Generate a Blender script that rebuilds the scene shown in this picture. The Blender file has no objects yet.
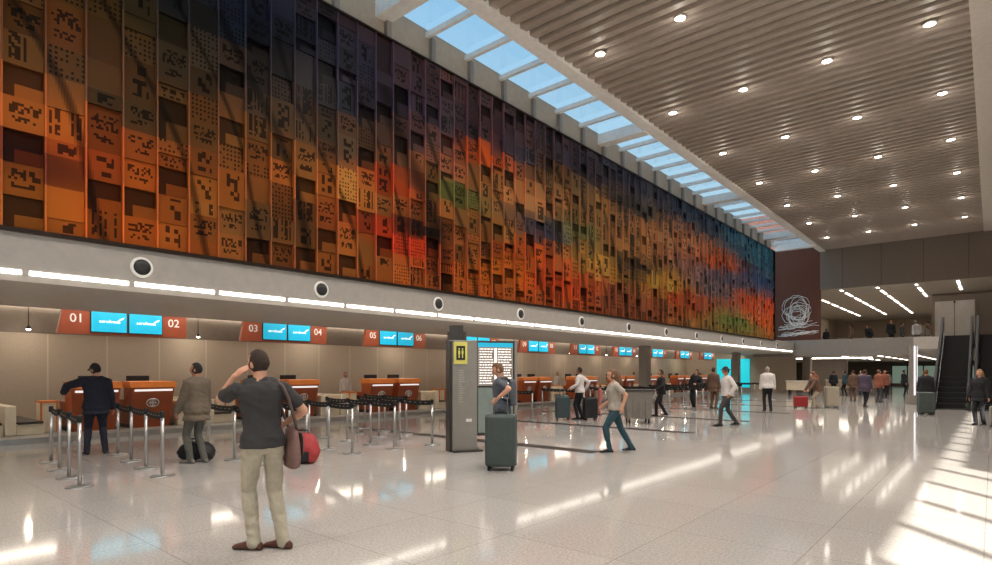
import bpy, bmesh, math, random
import numpy as np
from mathutils import Vector, Matrix, noise
random.seed(7)
S = bpy.context.scene
COL = S.collection
PI = math.pi

# ---------------------------------------------------------------- camera
cam = bpy.data.cameras.new('camera')
cam.sensor_width = 36.0
cam.lens = 584.0 / 992.0 * 36.0
cam.shift_y = (372.0 - 282.5) / 992.0
cam.clip_end = 500
camo = bpy.data.objects.new('camera', cam); COL.objects.link(camo)
camo.location = (0, 0, 1.6)
camo.rotation_euler = (PI / 2, 0, math.atan2(.648, .7615))
S.camera = camo
# ---------------------------------------------------------------- world, sun, exposure
W = bpy.data.worlds.new('sky'); S.world = W; W.use_nodes = True
wn = W.node_tree; wn.nodes.clear()
wo = wn.nodes.new('ShaderNodeOutputWorld'); wb = wn.nodes.new('ShaderNodeBackground')
tc = wn.nodes.new('ShaderNodeTexCoord'); sx = wn.nodes.new('ShaderNodeSeparateXYZ'); cr = wn.nodes.new('ShaderNodeValToRGB')
wn.links.new(tc.outputs['Generated'], sx.inputs[0]); wn.links.new(sx.outputs['Z'], cr.inputs[0])
wn.links.new(cr.outputs[0], wb.inputs[0]); wn.links.new(wb.outputs[0], wo.inputs[0])
cr.color_ramp.elements[0].position = 0.0; cr.color_ramp.elements[0].color = (.62, .74, .80, 1)
cr.color_ramp.elements[1].position = 0.8; cr.color_ramp.elements[1].color = (.12, .36, .66, 1)
e = cr.color_ramp.elements.new(.25); e.color = (.42, .66, .82, 1)
wb.inputs[1].default_value = 1.35
sun = bpy.data.lights.new('sun', 'SUN'); sun.energy = 21.0; sun.angle = .012; sun.color = (1, .95, .86)
suno = bpy.data.objects.new('sun', sun); COL.objects.link(suno)
suno.rotation_euler = Vector((-1, 1.15, -1.066)).to_track_quat('-Z', 'Y').to_euler()
S.view_settings.view_transform = 'Standard'; S.view_settings.look = 'None'
S.view_settings.exposure = 0.0; S.view_settings.gamma = 1.0
S.view_settings.use_curve_mapping = False
DOWN_W = 570.0      # watts of one hall downlight
STRIP_E = 6.5       # radiance of the linear lamps
COVE_E = 12.0

# ---------------------------------------------------------------- materials
def srgb(r, g, b):
    f = lambda c: (c / 255 / 12.92) if c / 255 <= .04045 else ((c / 255 + .055) / 1.055) ** 2.4
    return (f(r), f(g), f(b))
MATS = {}
def mat(name, col, rough=.6, metal=0.0, emit=None, es=0.0, var=.06, scale=6.0, bump=0.0, bscale=60.0, spec=.5, sheen=0.0):
    if name in MATS: return MATS[name]
    m = bpy.data.materials.new(name); m.use_nodes = True
    nt = m.node_tree; b = nt.nodes['Principled BSDF']
    b.inputs['Roughness'].default_value = rough; b.inputs['Metallic'].default_value = metal
    b.inputs['Specular IOR Level'].default_value = spec
    if sheen: b.inputs['Sheen Weight'].default_value = sheen
    t = nt.nodes.new('ShaderNodeTexCoord'); n = nt.nodes.new('ShaderNodeTexNoise'); n.inputs['Scale'].default_value = scale
    n.inputs['Detail'].default_value = 4
    nt.links.new(t.outputs['Object'], n.inputs['Vector'])
    r = nt.nodes.new('ShaderNodeMapRange'); r.inputs['From Min'].default_value = .3; r.inputs['From Max'].default_value = .7
    r.inputs['To Min'].default_value = 1 - var; r.inputs['To Max'].default_value = 1 + var
    nt.links.new(n.outputs['Fac'], r.inputs['Value'])
    v = nt.nodes.new('ShaderNodeVectorMath'); v.operation = 'SCALE'; v.inputs[0].default_value = col
    nt.links.new(r.outputs[0], v.inputs['Scale']); nt.links.new(v.outputs[0], b.inputs['Base Color'])
    if bump:
        n2 = nt.nodes.new('ShaderNodeTexNoise'); n2.inputs['Scale'].default_value = bscale
        nt.links.new(t.outputs['Object'], n2.inputs['Vector'])
        bp = nt.nodes.new('ShaderNodeBump'); bp.inputs['Strength'].default_value = bump; bp.inputs['Distance'].default_value = .01
        nt.links.new(n2.outputs['Fac'], bp.inputs['Height']); nt.links.new(bp.outputs[0], b.inputs['Normal'])
    if emit:
        b.inputs['Emission Color'].default_value = (*emit, 1); b.inputs['Emission Strength'].default_value = es
    MATS[name] = m
    return m
def smat(name, r, g, b, **k): return mat(name, srgb(r, g, b), **k)

# floor: polished granite slabs
def floor_mat():
    m = bpy.data.materials.new('granite_floor'); m.use_nodes = True; nt = m.node_tree; b = nt.nodes['Principled BSDF']
    N = nt.nodes.new; L = nt.links.new
    t = N('ShaderNodeTexCoord')
    mp = N('ShaderNodeMapping'); mp.inputs['Location'].default_value = (1.26, .35, 0); L(t.outputs['Object'], mp.inputs['Vector'])
    br = N('ShaderNodeTexBrick'); br.offset = 0; br.inputs['Scale'].default_value = 1.0
    br.inputs['Brick Width'].default_value = 1.2; br.inputs['Row Height'].default_value = 1.2
    br.inputs['Mortar Size'].default_value = .006; br.inputs['Mortar Smooth'].default_value = .3
    br.inputs['Color1'].default_value = (*srgb(188, 182, 176), 1); br.inputs['Color2'].default_value = (*srgb(182, 176, 170), 1)
    br.inputs['Mortar'].default_value = (*srgb(160, 153, 146), 1)
    L(mp.outputs[0], br.inputs['Vector'])
    n = N('ShaderNodeTexNoise'); n.inputs['Scale'].default_value = 42; n.inputs['Detail'].default_value = 5; n.inputs['Roughness'].default_value = .7
    L(t.outputs['Object'], n.inputs['Vector'])
    rr = N('ShaderNodeMapRange'); rr.inputs['From Min'].default_value = .35; rr.inputs['From Max'].default_value = .65
    rr.inputs['To Min'].default_value = .72; rr.inputs['To Max'].default_value = 1.12; L(n.outputs['Fac'], rr.inputs['Value'])
    vo = N('ShaderNodeTexVoronoi'); vo.inputs['Scale'].default_value = 55; L(t.outputs['Object'], vo.inputs['Vector'])
    vr = N('ShaderNodeMapRange'); vr.inputs['From Min'].default_value = .0; vr.inputs['From Max'].default_value = .35
    vr.inputs['To Min'].default_value = .78; vr.inputs['To Max'].default_value = 1.0; L(vo.outputs['Distance'], vr.inputs['Value'])
    n3 = N('ShaderNodeTexNoise'); n3.inputs['Scale'].default_value = .5; L(t.outputs['Object'], n3.inputs['Vector'])
    r3 = N('ShaderNodeMapRange'); r3.inputs['To Min'].default_value = .94; r3.inputs['To Max'].default_value = 1.06; L(n3.outputs['Fac'], r3.inputs['Value'])
    mu = N('ShaderNodeMath'); mu.operation = 'MULTIPLY'; L(rr.outputs[0], mu.inputs[0]); L(vr.outputs[0], mu.inputs[1])
    mu2 = N('ShaderNodeMath'); mu2.operation = 'MULTIPLY'; L(mu.outputs[0], mu2.inputs[0]); L(r3.outputs[0], mu2.inputs[1])
    v = N('ShaderNodeVectorMath'); v.operation = 'SCALE'; L(br.outputs['Color'], v.inputs[0]); L(mu2.outputs[0], v.inputs['Scale'])
    L(v.outputs[0], b.inputs['Base Color'])
    b.inputs['Roughness'].default_value = .075; b.inputs['IOR'].default_value = 1.45
    return m
M_floor = floor_mat()
M_slat = smat('slat_ceiling_metal', 162, 149, 138, rough=.5)
M_plas = smat('white_plaster', 205, 197, 188, rough=.7)
M_white = smat('white_trim', 238, 235, 230, rough=.5)
M_fascia = smat('grey_fascia', 170, 164, 157, rough=.45)
M_soffit = smat('soffit_paint', 190, 182, 172, rough=.6)
M_brownw = smat('taupe_bulkhead', 118, 106, 95, rough=.6)
M_dkbrown = smat('dark_brown_cladding', 98, 56, 40, rough=.85)
M_beige = smat('beige_wall', 176, 160, 142, rough=.7)
M_column = smat('column_grey', 140, 132, 124, rough=.5)
M_bronze = smat('bronze_dark', 52, 38, 30, rough=.4, metal=.6)
M_steel = smat('brushed_steel', 178, 176, 174, rough=.32, metal=.85)
M_chrome = smat('chrome', 205, 205, 205, rough=.15, metal=1)
M_black = smat('black_plastic', 20, 20, 21, rough=.45)
M_rubber = smat('black_rubber', 16, 16, 16, rough=.8)
M_dark = smat('dark_grey_plastic', 48, 46, 45, rough=.5)
M_orange = smat('orange_brown_laminate', 165, 78, 38, rough=.4)
M_orangeL = smat('orange_top_laminate', 215, 120, 50, rough=.4)
M_signbr = smat('sign_brown', 148, 68, 40, rough=.45)
M_stone = smat('grey_marble_step', 150, 143, 135, rough=.35, var=.12, scale=3)
M_cream = smat('cream_panel', 228, 212, 186, rough=.45)
M_belt = smat('conveyor_rubber', 62, 50, 42, rough=.6, bump=.3)
M_brownstrip = smat('brown_floor_inlay', 44, 34, 27, rough=.5)
M_yellow = smat('yellow_sign', 226, 218, 110, rough=.5)
M_pillar = smat('kiosk_metal', 150, 144, 136, rough=.35, metal=.4)
M_pillard = smat('kiosk_metal_dark', 70, 66, 62, rough=.4, metal=.4)
M_lamp = mat('lamp_white', (1, .95, .87), emit=(1, .93, .82), es=STRIP_E)
M_spot = mat('downlight_lens', (1, 1, 1), emit=(1, .93, .80), es=22)
M_cove = mat('cove_lamp', (1, .95, .87), emit=(1, .90, .76), es=COVE_E)
M_screen = smat('cyan_screen', 30, 160, 195, rough=.2, emit=srgb(35, 165, 200), es=.6)
M_screen2 = smat('pale_screen', 150, 140, 130, rough=.2, emit=srgb(150, 145, 138), es=.4)
M_cyan = smat('cyan_lit_panel', 20, 180, 190, rough=.3, emit=srgb(10, 175, 190), es=1.0)
M_wtext = mat('white_lettering', (.85, .85, .83), rough=.5, emit=(1, 1, .97), es=.75)
M_ptext = mat('painted_white_lettering', (.82, .78, .72), rough=.5)
M_ring = mat('ring_white', (.8, .78, .74), rough=.4, emit=(1, .96, .9), es=.08)
M_glassd = smat('dark_glass', 45, 52, 54, rough=.08, spec=.8)
M_glassg = smat('grey_green_glass', 128, 142, 138, rough=.12, spec=.8)

def glass_mat():
    m = bpy.data.materials.new('clear_glass'); m.use_nodes = True; nt = m.node_tree; nt.nodes.clear()
    o = nt.nodes.new('ShaderNodeOutputMaterial'); mx = nt.nodes.new('ShaderNodeMixShader')
    tr = nt.nodes.new('ShaderNodeBsdfTransparent'); gl = nt.nodes.new('ShaderNodeBsdfGlossy'); fr = nt.nodes.new('ShaderNodeLayerWeight')
    tr.inputs[0].default_value = (.985, .995, .995, 1); gl.inputs['Roughness'].default_value = .03; fr.inputs[0].default_value = .08
    nt.links.new(fr.outputs['Facing'], mx.inputs[0]); nt.links.new(tr.outputs[0], mx.inputs[1]); nt.links.new(gl.outputs[0], mx.inputs[2])
    nt.links.new(mx.outputs[0], o.inputs[0]); return m
M_glass = glass_mat()

def perf_wall_mat():      # beige perforated wall panels with fine vertical joints
    m = bpy.data.materials.new('perforated_wall_panels'); m.use_nodes = True; nt = m.node_tree; b = nt.nodes['Principled BSDF']
    N = nt.nodes.new; L = nt.links.new
    t = N('ShaderNodeTexCoord'); s = N('ShaderNodeSeparateXYZ'); L(t.outputs['Object'], s.inputs[0])
    mo = N('ShaderNodeMath'); mo.operation = 'PINGPONG'; mo.inputs[1].default_value = .75; L(s.outputs['Y'], mo.inputs[0])
    lt = N('ShaderNodeMath'); lt.operation = 'LESS_THAN'; lt.inputs[1].default_value = .02; L(mo.outputs[0], lt.inputs[0])
    n = N('ShaderNodeTexVoronoi'); n.inputs['Scale'].default_value = 32; L(t.outputs['Object'], n.inputs['Vector'])
    r = N('ShaderNodeMapRange'); r.inputs['To Min'].default_value = .9; r.inputs['To Max'].default_value = 1.04; r.inputs['From Max'].default_value = .6
    L(n.outputs['Distance'], r.inputs['Value'])
    v = N('ShaderNodeVectorMath'); v.operation = 'SCALE'; v.inputs[0].default_value = srgb(190, 174, 155); L(r.outputs[0], v.inputs['Scale'])
    mx = N('ShaderNodeMix'); mx.data_type = 'RGBA'; L(lt.outputs[0], mx.inputs['Factor']); L(v.outputs[0], mx.inputs[6]); mx.inputs[7].default_value = (*srgb(214, 200, 180), 1)
    L(mx.outputs[2], b.inputs['Base Color']); b.inputs['Roughness'].default_value = .6
    return m
M_perf = perf_wall_mat()

# ---------------------------------------------------------------- mesh helpers
class MB:
    def __init__(s): s.bm = bmesh.new(); s.mats = []
    def mi(s, m):
        if m not in s.mats: s.mats.append(m)
        return s.mats.index(m)
    def box(s, x0, x1, y0, y1, z0, z1, m, bev=0.0):
        vs = [s.bm.verts.new(p) for p in ((x0, y0, z0), (x1, y0, z0), (x1, y1, z0), (x0, y1, z0), (x0, y0, z1), (x1, y0, z1), (x1, y1, z1), (x0, y1, z1))]
        i = s.mi(m); fs = []
        for f in ((0, 3, 2, 1), (4, 5, 6, 7), (0, 1, 5, 4), (1, 2, 6, 5), (2, 3, 7, 6), (3, 0, 4, 7)):
            fc = s.bm.faces.new([vs[k] for k in f]); fc.material_index = i; fs.append(fc)
        if bev > 0:
            es = list({e for f in fs for e in f.edges})
            r = bmesh.ops.bevel(s.bm, geom=es, offset=bev, segments=2, affect='EDGES', profile=.5)
            for f in r['faces']: f.material_index = i
        return s
    def poly(s, pts, m):
        f = s.bm.faces.new([s.bm.verts.new(p) for p in pts]); f.material_index = s.mi(m); return s
    def prism(s, pts, ext, m):        # closed polygon pts extruded by vector ext
        a = [s.bm.verts.new(p) for p in pts]; b = [s.bm.verts.new(Vector(p) + Vector(ext)) for p in pts]; i = s.mi(m); n = len(a)
        for f in [a[::-1], b] + [[a[k], a[(k + 1) % n], b[(k + 1) % n], b[k]] for k in range(n)]:
            s.bm.faces.new(f).material_index = i
        return s
    def lathe(s, prof, m, c=(0, 0, 0), axis='z', n=20):   # prof [(r, h)]
        rings = []; i = s.mi(m)
        for r, h in prof:
            ring = []
            for k in range(n):
                a = 2 * PI * k / n; p = (r * math.cos(a), r * math.sin(a), h)
                if axis == 'x': p = (h, p[0], p[1])
                if axis == 'y': p = (p[0], h, p[1])
                ring.append(s.bm.verts.new((p[0] + c[0], p[1] + c[1], p[2] + c[2])))
            rings.append(ring)
        for a, b in zip(rings, rings[1:]):
            for k in range(n):
                f = s.bm.faces.new((a[k], a[(k + 1) % n], b[(k + 1) % n], b[k])); f.material_index = i; f.smooth = True
        for ring in (rings[0], rings[-1]):
            f = s.bm.faces.new(ring); f.material_index = i
        return s
    def tube(s, pts, r, m, n=8):
        pts = [Vector(p) for p in pts]; i = s.mi(m); rings = []
        for k, p in enumerate(pts):
            t = (pts[min(k + 1, len(pts) - 1)] - pts[max(k - 1, 0)]).normalized()
            u = t.cross(Vector((0, 0, 1)));
            if u.length < .05: u = t.cross(Vector((0, 1, 0)))
            u.normalize(); w = t.cross(u)
            rr = r[k] if isinstance(r, (list, tuple)) else r
            rings.append([s.bm.verts.new(p + (u * math.cos(2 * PI * j / n) + w * math.sin(2 * PI * j / n)) * rr) for j in range(n)])
        for a, b in zip(rings, rings[1:]):
            for j in range(n):
                f = s.bm.faces.new((a[j], a[(j + 1) % n], b[(j + 1) % n], b[j])); f.material_index = i; f.smooth = True
        for ring in (rings[0], rings[-1]): s.bm.faces.new(ring).material_index = i
        return s
    def build(s, name, parent=None, loc=None, rz=0.0):
        bmesh.ops.recalc_face_normals(s.bm, faces=s.bm.faces)
        me = bpy.data.meshes.new(name); s.bm.to_mesh(me); s.bm.free()
        for m in s.mats: me.materials.append(m)
        o = bpy.data.objects.new(name, me); COL.objects.link(o)
        if parent: o.parent = parent
        if loc: o.location = loc
        if rz: o.rotation_euler[2] = rz
        return o
def tag(o, label, cat, group=None, kind=None):
    o['label'] = label; o['category'] = cat
    if group: o['group'] = group
    if kind: o['kind'] = kind
    return o
def struct(o): o['kind'] = 'structure'; return o
def thing(name, label, cat, loc=(0, 0, 0), rz=0.0, group=None):
    o = bpy.data.objects.new(name, None); COL.objects.link(o); o.location = loc; o.rotation_euler[2] = rz
    o.empty_display_size = .2
    return tag(o, label, cat, group)
def dup(root, loc, rz=None, label=None):
    def cp(o, par):
        c = o.copy(); COL.objects.link(c); c.parent = par
        for ch in o.children: cp(ch, c)
        return c
    r = cp(root, None); r.location = loc
    if rz is not None: r.rotation_euler[2] = rz
    if label: r['label'] = label
    return r
ORD = ['first', 'second', 'third', 'fourth', 'fifth', 'sixth', 'seventh', 'eighth', 'ninth', 'tenth', 'eleventh', 'twelfth', 'thirteenth', 'fourteenth', 'fifteenth',
       'sixteenth', 'seventeenth', 'eighteenth', 'nineteenth', 'twentieth', 'twenty-first', 'twenty-second', 'twenty-third', 'twenty-fourth', 'twenty-fifth', 'twenty-sixth',
       'twenty-seventh', 'twenty-eighth', 'twenty-ninth', 'thirtieth', 'thirty-first', 'thirty-second', 'thirty-third', 'thirty-fourth']
def text_mesh(name, body, size, m, parent, matrix, extrude=.003, align='CENTER', bold=0.0):
    cu = bpy.data.curves.new(name, 'FONT'); cu.body = body; cu.size = size; cu.extrude = extrude; cu.align_x = align; cu.align_y = 'CENTER'
    cu.offset = bold; cu.resolution_u = 3
    t = bpy.data.objects.new(name, cu); COL.objects.link(t)
    me = bpy.data.meshes.new_from_object(t); bpy.data.objects.remove(t)
    me.materials.clear(); me.materials.append(m)
    o = bpy.data.objects.new(name, me); COL.objects.link(o); o.parent = parent; o.matrix_local = matrix
    return o
# a basis for lettering that faces +X (towards the hall) and reads left to right along +Y
FACE_X = Matrix(((0, 0, 1, 0), (1, 0, 0, 0), (0, 1, 0, 0), (0, 0, 0, 1)))
def at_x(x, y, z): return Matrix.Translation((x, y, z)) @ FACE_X

# ================================================================ THE BUILDING
YB, YE, YF = -16.0, 49.0, 82.0       # back of the hall, mezzanine edge, far wall
XL, XR = -21.0, 6.0
# floor
o = struct(MB().box(XL - .3, XR + .3, YB, YF + .2, -.3, 0, M_floor).build('floor'))
# brown inlaid bands across the queuing area
for i, y in enumerate((10.15, 15.0, 19.7, 24.5, 29.4, 34.2)):
    struct(MB().box(-14.2, -6.0, y - .2, y + .2, -.02, .004, M_brownstrip).build('trim_%d' % (i + 1)))
# slatted ceiling
b = MB(); i = b.mi(M_slat); y = YB; zc = 10.7
prof = []
while y < YE:
    prof += [(y, zc + .085), (y + .005, zc + .01), (y + .02, zc - .035), (y + .28, zc + .0), (y + .29, zc + .085), (y + .42, zc + .085)]
    y += .42
prof.append((YE, zc + .085))
a0 = [b.bm.verts.new((-9.5, p[0], p[1])) for p in prof]; a1 = [b.bm.verts.new((-.45, p[0], p[1])) for p in prof]
for k in range(len(prof) - 1):
    b.bm.faces.new((a0[k], a0[k + 1], a1[k + 1], a1[k])).material_index = i
b.box(-9.5, -.45, YB, YE + .4, zc + .2, 12.2, M_plas)
struct(b.build('ceiling'))
struct(MB().box(-9.9, -9.5, YB, YE, zc - .12, 14.6, M_white).build('trim_7'))            # white edge beam of the skylight, built up unseen to block the sun
struct(MB().box(-.45, XR + .3, YB, YE + .4, zc - .04, 12.2, M_plas).build('ceiling'))     # flat bright strip on the right
# mural wall, band above it
struct(MB().box(-12.5, -11.85, YB, 43.7, 3.1, 11.0, M_beige).build('wall_left'))
b = MB(); y = YB + .7
while y < 43.5:
    b.box(-11.86, -11.72, y - .07, y + .07, 9.7, 10.78, M_column); y += 1.555
struct(b.build('trim_8'))
# skylight
b = MB(); b.box(-12.3, -12.08, YB, 46.5, 10.75, 11.0, M_white); b.box(-12.3, -9.5, 46.0, 46.5, 10.5, 11.2, M_white)
y = 9.45 - 1.552 * 16
k = 0
while y < 46:
    if (k - 16) % 7 == 0: b.box(-12.1, -9.88, y - .22, y + .22, 10.55, 10.95, M_white)
    elif y > YB: b.box(-12.1, -9.88, y - .06, y + .06, 10.78, 10.92, M_white)
    y += 1.552; k += 1
sky = struct(b.build('window_1'))
MB().box(-12.1, -9.88, YB, 46.2, 10.93, 10.95, M_glass).build('pane', sky)
# fascia and check-in hall soffit
struct(MB().box(-12.2, -11.6, YB, YE, 3.1, 3.85, M_fascia).build('wall_left'))
struct(MB().box(-16.0, -11.6, YB, 51, 3.02, 3.1, M_soffit).build('ceiling'))
struct(MB().box(XL - .3, -16.0, YB, 51, 3.62, 3.7, M_soffit).build('ceiling'))
struct(MB().box(-16.05, -15.97, YB, 51, 3.02, 3.7, M_soffit).build('trim_9'))
b = MB(); b.box(XL - .2, XL, YB, 51, 0, 2.72, M_perf); b.box(XL - .2, XL + .02, YB, 51, 2.72, 3.62, M_brownw)
struct(b.build('wall_left'))
struct(MB().box(XL - .2, -12.0, 51, 51.2, 0, 3.62, M_beige).build('wall_end'))
# end wall above the mezzanine level
struct(MB().box(-16.5, -9.85, YE, YE + .3, 4.0, 14, M_dkbrown).build('wall_end'))
struct(MB().box(-9.85, XR, YE, YE + .3, 7.75, 10.8, M_brownw).build('wall_end'))
b = MB()
for x in np.arange(-8.4, 6, 2.4): b.box(x - .012, x + .012, YE - .012, YE, 7.76, 10.65, M_dark)
struct(b.build('trim_10'))
# mezzanine slab with solid grey balustrade, upper room
struct(MB().box(-14.5, -3.2, YE, YF, 2.8, 3.45, M_soffit).build('floor'))
struct(MB().box(-3.2, XR, 38.0, YF, 2.8, 3.45, M_soffit).build('floor'))
struct(MB().box(-21, -14.5, 51.3, YF, 2.8, 3.45, M_soffit).build('floor'))
struct(MB().box(-14.6, -3.2, YE - .12, YE, 2.78, 4.02, M_column).build('trim_11'))
struct(MB().box(-3.23, -3.2, 38.0, YE, 2.8, 3.45, M_fascia).box(-3.22, -3.2, 38.0, YE, 3.45, 4.4, M_glass).build('trim_12'))
struct(MB().box(-14.6, XR, YE + .3, YF, 7.75, 7.85, M_soffit).build('ceiling'))
struct(MB().box(-21, XR, YF, YF + .2, 0, 2.8, M_brownw).build('wall_end'))
struct(MB().box(-21, XR, YF, YF + .2, 3.45, 7.75, M_beige).build('wall_end'))
struct(MB().box(-14.9, -14.6, YE + .3, YF, 3.45, 7.75, M_beige).build('wall_left'))
struct(MB().box(-21.2, -21, 51, YF, 0, 2.8, M_beige).build('wall_left'))
struct(MB().box(-3.7, XR, 57.8, 58.1, 3.45, 7.75, M_brownw).build('wall_end'))
struct(MB().box(-17.6, -14.2, 58, 58.3, 0, 2.8, M_dkbrown).build('wall_end'))
struct(MB().box(-13.4, -9.9, 60, 60.2, 0, 2.8, M_brownw).build('wall_end'))
# right hand window wall
struct(MB().box(XR, XR + .25, YB, YF, 7.46, 12.2, M_plas).build('wall_right'))
struct(MB().box(XR, XR + .25, 5.2, 22, 0, 6.82, M_plas).build('wall_right'))
struct(MB().box(XR, XR + .25, 22, YF, 0, 7.46, M_plas).build('wall_right'))
b = MB(); y = YB
while y < 22.1:
    b.box(XR + .06, XR + .14, y - .07, y + .07, 0 if y < 5.3 else 6.82, 7.46, M_white); y += 1.56
b.box(XR + .05, XR + .15, YB, 5.2, 2.35, 2.45, M_white); b.box(XR, XR + .2, YB, 22, 7.38, 7.46, M_white)
w2 = struct(b.build('window_2'))
b = MB(); b.box(XR + .1, XR + .12, YB, 5.2, 0, 7.4, M_glass); b.box(XR + .1, XR + .12, 5.2, 22, 6.82, 7.4, M_glass); b.build('pane', w2)
# wall behind the camera
struct(MB().box(XL - .2, XR + .3, YB - .3, YB, 0, 12.2, M_beige).build('wall_back'))
struct(MB().box(XL - .2, XR + 12, YB - 30, YF + 20, -.5, -.32, M_stone).build('ground'))

# ---------------------------------------------------------------- columns of the hall
for k, y in enumerate((0.0, 14.9, 29.6, 44.5)):
    if k == 0: continue
    c = MB().box(-.25, .25, -.25, .25, 0, 3.02, M_column, .04).box(-.29, .29, -.29, .29, 0, .1, M_steel).build('column', None, (-14.5, y, 0))
    tag(struct(c), 'square grey column under the soffit, %s along the hall' % ['', 'nearest, behind the flight board', 'second, behind the grey bin', 'farthest, before the cyan panel'][k], 'column', 'square columns along the soffit')
for k, (x, y) in enumerate(((-11.6, 53), (-8.0, 62))):
    if k == 1: continue
    c = MB().box(-.3, .3, -.3, .3, 0, 2.8, M_column, .04).build('column', None, (x, y, 0))
    tag(struct(c), 'grey square column under the mezzanine beside the end wall', 'column')

# ---------------------------------------------------------------- the mural
KP = [(2.1,7.0,110,65,30),(2.6,7.2,100,55,25),(3.4,7.7,85,60,35),(4.1,8.0,55,45,35),(4.9,8.5,30,30,40),(5.5,8.6,25,30,50),(6.5,9.0,30,35,60),(7.0,8.9,35,35,55),(8.0,8.9,45,45,70),(9.2,8.6,60,50,75),(10.5,8.6,80,60,85),(12.0,8.5,70,55,75),(14.8,8.7,65,50,70),(18.4,9.2,60,45,65),(23.2,9.7,60,55,75),(30.0,9.5,50,60,85),(38.2,9.6,60,110,140),(41.3,9.6,60,120,150),(2.3,5.7,190,95,35),(2.3,5.0,110,40,20),(2.2,4.3,165,85,20),(3.1,5.3,185,75,25),(3.1,4.3,200,90,20),(3.7,6.4,100,65,40),(4.0,5.1,170,80,25),(4.7,6.4,120,70,35),(4.7,7.5,75,55,45),(5.2,5.0,150,80,30),(5.8,7.6,60,48,50),(6.1,6.4,130,75,35),(7.0,8.0,50,45,55),(7.0,7.1,80,55,40),(7.2,5.9,180,95,40),(6.3,4.8,100,60,35),(8.0,7.0,80,60,50),(8.3,6.1,190,110,50),(8.3,8.0,50,48,65),(8.6,4.5,150,80,35),(9.5,7.7,90,60,55),(9.5,6.4,180,60,20),(9.8,5.0,190,50,20),(10.5,6.7,110,50,30),(10.9,5.4,30,15,15),(10.5,7.8,90,60,70),(11.6,6.7,110,100,50),(11.6,7.5,150,80,60),(11.8,5.3,140,75,40),(12.9,8.2,200,80,30),(13.3,7.4,170,100,50),(13.8,6.0,130,80,40),(13.8,4.8,170,80,20),(15.3,7.3,180,110,70),(15.3,5.6,180,70,20),(16.2,6.4,60,50,70),(17.1,8.4,120,80,50),(17.1,4.8,180,60,20),(19.1,8.1,150,100,60),(18.4,6.8,110,100,60),(19.8,5.9,160,110,50),(21.4,7.0,150,95,55),(23.2,6.0,50,35,35),(22.3,4.6,120,60,40),(23.2,8.6,70,60,60),(25.2,8.1,170,110,70),(25.2,5.8,170,120,50),(28.7,8.2,180,110,80),(28.7,5.2,150,60,30),(32.9,7.8,180,80,40),(32.9,6.2,110,90,100),(36.3,4.7,105,115,60),(35.4,7.0,90,85,110),(40.2,7.6,60,80,120),(40.2,5.0,200,90,40),(38.2,6.1,190,80,40),(42.5,8.9,60,110,140),(42.5,5.8,200,70,30),
      (1.0,9.5,70,45,30),(2.5,9.5,60,45,30),(1.0,7,110,60,30),(0.5,4.5,180,85,25),(-4,6,160,80,30),(-4,9,60,45,40),(4.5,9.8,30,30,45)]
KPa = np.array(KP, float)
KPs = 50.0 * 8.892 / (KPa[:, 0] * .7615 + 7.517)
KPc = np.array([srgb(*k[2:]) for k in KP])
def art(Y, Z):
    s = 50.0 * 8.892 / (Y * .7615 + 7.517)
    sc = s * .135                                 # local weight of height
    d2 = (KPs - s) ** 2 + ((KPa[:, 1] - Z) * sc * 1.3) ** 2 + .15
    w = d2 ** -2.0
    return (KPc * w[:, None]).sum(0) / w.sum()
SHADOW_BANDS = [(1.9, .10, .9), (3.55, .09, 1.3), (4.9, .07, .5), (7.1, .10, 2.2), (8.9, .09, .8), (10.0, .42, 1.6), (5.9, .16, 1.1), (11.2, .13, 2.2), (13.4, .16, 1.4), (17.6, .2, .4), (20.6, .22, 1.8), (12.3, .12, .3), (14.6, .13, 2.0), (16.3, .16, 1.0), (19.0, .16, 2.9), (22.0, .3, .1), (24.2, .2, .7), (27.0, .22, 1.9), (30.5, .3, 2.2), (34, .3, .4), (38, .3, 1.2)]  # slanting dark bands: truss shadows painted into the mural colours
def shadow_band(Y, Z):
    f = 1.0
    for y0, w, ph in SHADOW_BANDS:
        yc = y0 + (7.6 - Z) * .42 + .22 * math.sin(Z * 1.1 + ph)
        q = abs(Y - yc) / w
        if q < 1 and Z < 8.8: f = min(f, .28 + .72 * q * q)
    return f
MURK = 1.12
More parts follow.
